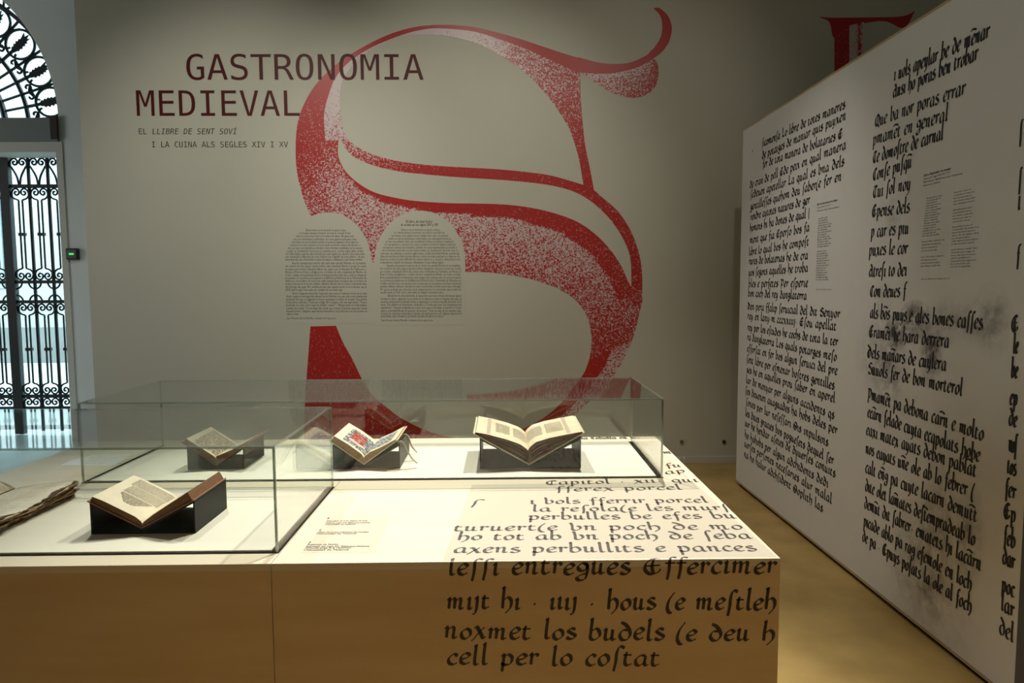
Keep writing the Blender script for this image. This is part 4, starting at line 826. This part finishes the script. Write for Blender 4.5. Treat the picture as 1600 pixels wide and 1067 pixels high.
# ================================================================ book cradles and books
ZB = ZT+BT
def cradle(x0, x1, y0, y1, h, label):
    t = thing('book_cradle', ((x0+x1)/2, y0, ZB), label, 'book cradle', 'black acrylic book cradles')
    w = (x1-x0)/2; d = y1-y0; e = .004
    def B(a, b, n): return MB().box(a, b).build(n, M['black'], t)
    B((-w, 0, 0), (w, d, e), 'base_plate')
    B((-w, 0, e), (-w+e, d, h), 'side_plate'); B((w-e, 0, e), (w, d, h), 'side_plate')
    for s in (-1, 1):
        MB().prism([(0, .010), (s*w, h-.001), (s*w, h+.004), (0, .015)][::s], 0, d).build('sloping_plate', M['black'], t)
    return t
class Book:
    """an open book lying in a V: x across, y away from the reader, z up; the spine stands at the origin"""
    def __init__(s, name, loc, label, hw, rise, depth, mats, prof, group='open books on black cradles', rot=0, cover=.004, over=.004, fan=False):
        s.t = thing(name, loc, label, 'book', group, rot); s.ang = math.atan2(rise, hw); s.len = math.hypot(rise, hw)
        s.depth = depth; s.prof = prof; s.cover = cover; s.m = mats
        for sg in (-1, 1):
            e, n = s.axes(sg); L = s.len
            q = lambda a, b: (e[0]*a+n[0]*b, e[1]*a+n[1]*b)
            o = MB().prism([q(0, 0), q(L+over, 0), q(L+over, cover), q(0, cover)][::sg], 0, depth).build('cover', mats['cover'], s.t); bevel(o, .0012, 2)
            K = 24; top = [s.pt(sg, k/K) for k in range(K+1)]; bot = [q(L*k/K*.985, cover) for k in range(K+1)]
            poly = bot+top[::-1]
            if fan:                              # leaves standing apart, dark gaps between them
                for k0, k1, mm in ((.0, .10, 'edges'), (.22, .30, 'tan'), (.40, .46, 'edges'), (.54, .64, 'tan'), (.72, 1.0, 'edges')):
                    lo = [tuple(b_+(t_-b_)*k0 for b_, t_ in zip(B_, T_)) for B_, T_ in zip(bot, top)]
                    hi = [tuple(b_+(t_-b_)*k1 for b_, t_ in zip(B_, T_)) for B_, T_ in zip(bot, top)]
                    pg = lo+hi[::-1]; ins = rnd.uniform(.002, .008)
                    MB().prism(pg[::-sg] if sg > 0 else pg, ins if k1 < 1 else .004, depth-.004).build('leaf_gathering', mats[mm], s.t)
            else: MB().prism(poly[::-sg] if sg > 0 else poly, .004, depth-.004).build('page_block', mats['edges'], s.t)
            mb = MB()
            for k in range(K):
                a, b = top[k], top[k+1]; nn = 8
                for j in range(nn):
                    ya, yb = .0035+(depth-.007)*j/nn, .0035+(depth-.007)*(j+1)/nn
                    mb.add([(a[0], ya, a[1]+.0006), (b[0], ya, b[1]+.0006), (b[0], yb, b[1]+.0006), (a[0], yb, a[1]+.0006),
                            (a[0], ya, a[1]-.0004), (b[0], ya, b[1]-.0004), (b[0], yb, b[1]-.0004), (a[0], yb, a[1]-.0004)],
                           [(0,1,2,3),(7,6,5,4),(0,4,5,1),(2,6,7,3),(1,5,6,2),(3,7,4,0)])
            o = mb.build('page', mats['page'], s.t)
            setattr(s, 'pageR' if sg > 0 else 'pageL', o)
    def axes(s, sg): return (sg*math.cos(s.ang), math.sin(s.ang)), (-sg*math.sin(s.ang), math.cos(s.ang))
    def pt(s, sg, a, lift=0.0):
        e, n = s.axes(sg); th = lerp(a, s.prof[0 if sg < 0 else 1])+s.cover+lift
        return (e[0]*a*s.len*.985+n[0]*th, e[1]*a*s.len*.985+n[1]*th)
    def quad(s, mb, sg, a0, a1, y0, y1, lift=.0012, n=4):
        for k in range(n):
            p, q = s.pt(sg, a0+(a1-a0)*k/n, lift), s.pt(sg, a0+(a1-a0)*(k+1)/n, lift)
            mb.add([(p[0], y0, p[1]), (q[0], y0, q[1]), (q[0], y1, q[1]), (p[0], y1, p[1])], [(0, 1, 2, 3)])
    def lines(s, sg, a0, a1, y0, y1, pitch, h, taper=None, m=None, dash=.05):
        mb = MB(); y = y1
        while y > y0:
            f = (y1-y)/(y1-y0); b0, b1 = a0, a1
            if taper and f > taper:
                c = (a0+a1)/2; w = (a1-a0)/2*(1-.75*(f-taper)/(1-taper)); b0, b1 = c-w, c+w
            a = b0
            while a < b1-.01:
                w = rnd.uniform(.4, 1.6)*dash; s.quad(mb, sg, a, min(a+w, b1), y-h, y, n=1); a += w+.010
            y -= pitch
        return mb.build('printed_text', m or M['ink_grey'], s.pageR if sg > 0 else s.pageL)
faded = mat('faded_brown_ink', (0.24, 0.19, 0.13), .8)
# the single book in the front case
yA, yA2 = on_z(225, 834, ZB).y, on_z(356, 794, ZB).y
xA0, xA1 = on_z(144, 834, ZB).x, on_z(306, 833, ZB).x
cradle(xA0, xA1, yA, yA2, .088, 'black cradle under the single book in the front glass case')
A = Book('open_book', ((xA0+xA1)/2, yA-.008, ZB+.017), 'brown-edged open printed book in the front glass case', (xA1-xA0)/2, .076, .222,
    dict(cover=M['leather'], edges=M['edges_brown'], page=M['paper']),
    [[(0, .002), (.06, .012), (.2, .017), (.8, .017), (1, .014)], [(0, .002), (.06, .010), (.3, .016), (1, .026)]])
A.lines(-1, .10, .84, .155, .205, .0052, .0018, m=faded); A.lines(-1, .12, .80, .10, .150, .0052, .0018, m=faded); A.lines(-1, .2, .80, .045, .095, .0050, .0026, taper=.1, m=faded)
# rear case: three books in a row
y1, y1b = on_z(340, 733, ZB).y, on_z(417, 711, ZB).y
x10, x11 = on_z(295, 732.5, ZB).x, on_z(381, 733.5, ZB).x
cradle(x10, x11, y1, y1b, .088, 'black cradle under the leftmost of the three books in the rear case')
B1_ = Book('open_book', (x10+.112, y1-.010, ZB+.016), 'leftmost of the three open books in the rear glass case, page covered with a woodcut', .124, .086, .225,
    dict(cover=M['leather'], edges=M['edges_brown'], page=M['paper']),
    [[(0, .002), (.08, .016), (.2, .020), (1, .018)], [(0, .002), (.12, .026), (.28, .020), (.6, .010), (1, .004)]])
def woodcut(name, c1, c2, c3, sc, t1, t2):
    m, N, L, b = nodes(name); b.inputs['Roughness'].default_value = .8
    tc = N.new('ShaderNodeTexCoord'); nz = N.new('ShaderNodeTexNoise'); nz.inputs['Scale'].default_value = sc; nz.inputs['Detail'].default_value = 4
    L.new(tc.outputs['Object'], nz.inputs['Vector']); rp = N.new('ShaderNodeValToRGB'); rp.color_ramp.interpolation = 'CONSTANT'
    rp.color_ramp.elements[0].color = rgba(c1); rp.color_ramp.elements[1].position = t1; rp.color_ramp.elements[1].color = rgba(c2)
    e = rp.color_ramp.elements.new(t2); e.color = rgba(c3)
    L.new(nz.outputs['Fac'], rp.inputs['Fac']); L.new(rp.outputs['Color'], b.inputs['Base Color']); return m
WC1 = woodcut('woodcut_print_sepia', (.10, .075, .045), (.30, .22, .13), (.62, .52, .36), 150, .46, .54)
WC2 = woodcut('woodcut_print_blue_grey', (.03, .04, .05), (.13, .15, .17), (.50, .47, .40), 110, .46, .54)
WC3 = woodcut('woodcut_print_red', (.015, .015, .02), (.36, .025, .015), (.42, .28, .22), 85, .42, .60)
mb = MB(); B1_.quad(mb, -1, .08, .86, .015, .205, n=8); mb.build('woodcut', WC1, B1_.pageL)
B1_.lines(1, .3, .9, .03, .19, .007, .002, m=faded)
y2, y2b = on_z(570, 732, ZB).y, on_z(642, 706, ZB).y
x20, x21 = on_z(521, 732, ZB).x, on_z(625, 732, ZB).x
cradle(x20, x21, y2, y2b, .088, 'black cradle under the middle book with leather ties')
B2_ = Book('open_book', (x20+.118, y2-.012, ZB+.017), 'middle open book of the rear case, red and blue woodcut, hanging leather ties', .126, .090, .255,
    dict(cover=M['vellum'], edges=M['edges_tan'], page=M['paper']),
    [[(0, .002), (.08, .016), (.2, .024), (.6, .026), (1, .022)], [(0, .002), (.12, .020), (.3, .022), (.6, .012), (1, .004)]])
mb = MB(); B2_.quad(mb, -1, .10, .80, .022, .215, lift=.0012, n=8); mb.build('woodcut_border', WC2, B2_.pageL)
mb = MB(); B2_.quad(mb, -1, .30, .70, .080, .190, lift=.0018, n=6); mb.build('woodcut_figures', WC3, B2_.pageL)
pink = mat('pale_pink_title_band', (.66, .45, .36), .8)
mb = MB(); B2_.quad(mb, -1, .22, .70, .060, .080, lift=.0018, n=6); mb.build('title_band', pink, B2_.pageL)
mb = MB(); B2_.quad(mb, 1, .14, .84, .03, .22, n=8); mb.build('woodcut_border', WC2, B2_.pageR)
for dx, dz, y0 in ((.030, -.075, .02), (.014, -.062, .14)):
    e, n = B2_.axes(1); L = B2_.len; p0 = (e[0]*L*.96, y0+.02, e[1]*L*.96-.012)
    pts = [p0, (p0[0]+.018, y0+.01, p0[2]+.006), (p0[0]+.030, y0, p0[2]-.006), (p0[0]+.034+dx*.3, y0-.005, p0[2]-.030), (p0[0]+.040+dx*.6, y0-.005, p0[2]+dz*.75), (p0[0]+.046+dx, y0, max(.004-.017, p0[2]+dz))]
    MB().tube(catmull(pts, 5), .0048, 8, flat=.4).build('leather_tie', M['vellum'], B2_.t, True)
y3, y3b = on_z(827, 732, ZB).y, on_z(827, 702, ZB).y
x30, x31 = on_z(750, 732, ZB).x, on_z(908, 732, ZB).x
cradle(x30, x31, y3, y3b, .112, 'black cradle under the rightmost and largest book')
B3_ = Book('open_book', ((x30+x31)/2-.006, y3-.012, ZB+.016), 'rightmost open book in the rear case, two curved pages of printed columns', .206, .118, .330,
    dict(cover=M['vellum'], edges=M['edges_dark'], tan=M['edges_brown'], page=M['parchment']),
    [[(0, .003), (.05, .030), (.14, .044), (.28, .048), (.5, .040), (.8, .022), (1, .006)], [(0, .003), (.05, .034), (.14, .052), (.28, .058), (.5, .046), (.8, .022), (1, .005)]], fan=True)
B3_.t.location.z = ZB+.016
for sg, cols in ((-1, ((.14, .40), (.46, .70))), (1, ((.14, .42), (.48, .76)))):
    for a, b in cols: B3_.lines(sg, a, b, .09, .26, .0080, .0028, m=faded, dash=.03)
    mb = MB(); B3_.quad(mb, sg, .78, .84, .02, .318, n=2); mb.build('margin_note_band', mat('pale_brown_margin', (.42, .33, .23), .8), B3_.pageL if sg < 0 else B3_.pageR)

# ================================================================ big ragged manuscript lying open at the left
xr = on_z(0, 835, ZB).x; xr2 = on_z(127, 775, ZB).x; yb2 = on_z(127, 775, ZB).y
mx, my0, my1 = (xr+xr2)/2, 1.80, yb2
gx0 = mx-.205
ms = thing('old_manuscript', (gx0, (my0+my1)/2, ZB), 'big ragged open manuscript with brown worn edges at the left end of the front case', 'book')
def wave(u, k): return .004*math.sin(u*9+k*1.3)+.003*math.sin(u*23+k*2.1)+.0018*math.sin(u*51+k)
edge_m = [mat('worn_edge_%s' % n, c, .85, var=.6, scale=70, stretch=(1, .25, 6)) for n, c in (('tan', (.50, .35, .17)), ('brown', (.30, .17, .07)), ('dark', (.13, .065, .025)), ('pale', (.66, .53, .32)))]
NL = 13; NY = 46
def leafz(k, a): return .002+.0031*k + .0*a
for k in range(NL):
    ext = mx-.003 + rnd.uniform(-.007, .006) - (.012 if k < 3 else 0) + (.004 if k > 9 else 0)
    mb = MB(); rows = []
    r2 = random.Random(k)
    jig = [r2.uniform(-.0028, .0028) for _ in range(NY+1)]
    for i in range(NY+1):
        u = i/NY; y = my0+(my1-my0)*u + (jig[(i*7) % NY]*.6 if i in (0, NY) else 0)
        xe_ = ext + wave(u, k)*.8 + jig[i]
        row = []
        for j in range(7):
            a = j/6; x = gx0+.004+(xe_-gx0-.004)*a
            z = .0015+.0034*k*(.62+.38*a**.5) + (.006*math.sin(u*7+k*.15)*a*a if k > 5 else 0) + .0022*math.sin(u*13+k)*a*a*(k > 2)
            if u > .86: z += .006*(u-.86)/.14*a*(k > 3)
            row.append((x, y, max(.0012*k*.9+.0006, z)))
        rows.append(row)
    n = len(mb.v)
    for row in rows: mb.v += row
    for row in rows: mb.v += [(x, y, z-.0026) for x, y, z in row]
    W7 = 7; off = W7*(NY+1)
    for i in range(NY):
        for j in range(6):
            a = i*W7+j
            mb.f += [(a, a+1, a+W7+1, a+W7), (off+a+W7, off+a+W7+1, off+a+1, off+a)]; mb.mi += [0, 0]
        a = i*W7+6; mb.f.append((a, off+a, off+a+W7, a+W7)); mb.mi.append(0)
    for i in (0, NY):
        for j in range(6):
            a = i*W7+j; mb.f.append((a, a+1, off+a+1, off+a) if i else (off+a, off+a+1, a+1, a)); mb.mi.append(0)
    for q in range(len(mb.v)): x, y, z = mb.v[q]; mb.v[q] = (x, y, z+ZB+.003)
    top = k == NL-1
    o = local(mb, ms).build('page' if top else 'leaf_gathering', mat('stained_parchment', (.74, .70, .58), .85, col2=(.60, .50, .34), scale=13) if top else edge_m[(k*3+k//2) % 4], ms)
    if top: page_top = o; rows_top = rows
# faint handwriting on the visible page
mb = MB()
for i in range(4, NY-3, 2):
    for j in range(26):
        if rnd.random() < .25: continue
        a = .14+.70*j/26; w = .018
        def P(a, i):
            f = a*6; j0 = min(5, int(f)); r = rows_top[i]; g_ = f-j0
            return [r[j0][q]*(1-g_)+r[j0+1][q]*g_ for q in range(3)]
        p, q = P(a, i), P(a+w, i)
        mb.add([(p[0], p[1], p[2]+ZB+.0036), (q[0], q[1], q[2]+ZB+.0036), (q[0], q[1]+.0022, q[2]+ZB+.0036), (p[0], p[1]+.0022, p[2]+ZB+.0036)], [(0, 1, 2, 3)])
local(mb, ms).build('handwriting', faded, page_top)
# left half, arching up from the gutter
prof = [(-.002, .030), (-.018, .040), (-.05, .052), (-.10, .056), (-.16, .052), (-.215, .045)]
mb = MB(); pr = catmull(prof, 4)
mb.prism([(gx0+x, ZB+z) for x, z in pr]+[(gx0-.215, ZB+.001), (gx0-.002, ZB+.001)], my0+.01, my1-.004)
o = local(mb, ms).build('left_page_block', edge_m[3], ms)
mb = MB()
for (a, b) in zip(pr, pr[1:]):
    mb.add([(gx0+a[0], my0+.008, ZB+a[1]+.0008), (gx0+b[0], my0+.008, ZB+b[1]+.0008), (gx0+b[0], my1-.002, ZB+b[1]+.0008), (gx0+a[0], my1-.002, ZB+a[1]+.0008)], [(3, 2, 1, 0)])
    mb.add([(gx0+a[0], my0+.008, ZB+a[1]), (gx0+b[0], my0+.008, ZB+b[1]), (gx0+b[0], my1-.002, ZB+b[1]), (gx0+a[0], my1-.002, ZB+a[1])], [(0, 1, 2, 3)])
lp = local(mb, ms).build('page', bpy.data.materials['stained_parchment'], ms)
mb = MB()
for i in range(24):
    y = my0+.03+i*.017
    for (a, b) in zip(pr[3:16], pr[4:17]):
        if y < my1-.02 and rnd.random() < .55: mb.add([(gx0+a[0], y, ZB+a[1]+.0014), (gx0+b[0]+.002, y, ZB+b[1]+.0014), (gx0+b[0]+.002, y+.0016, ZB+b[1]+.0014), (gx0+a[0], y+.0016, ZB+a[1]+.0014)], [(0, 1, 2, 3)])
local(mb, ms).build('handwriting', faded, lp)
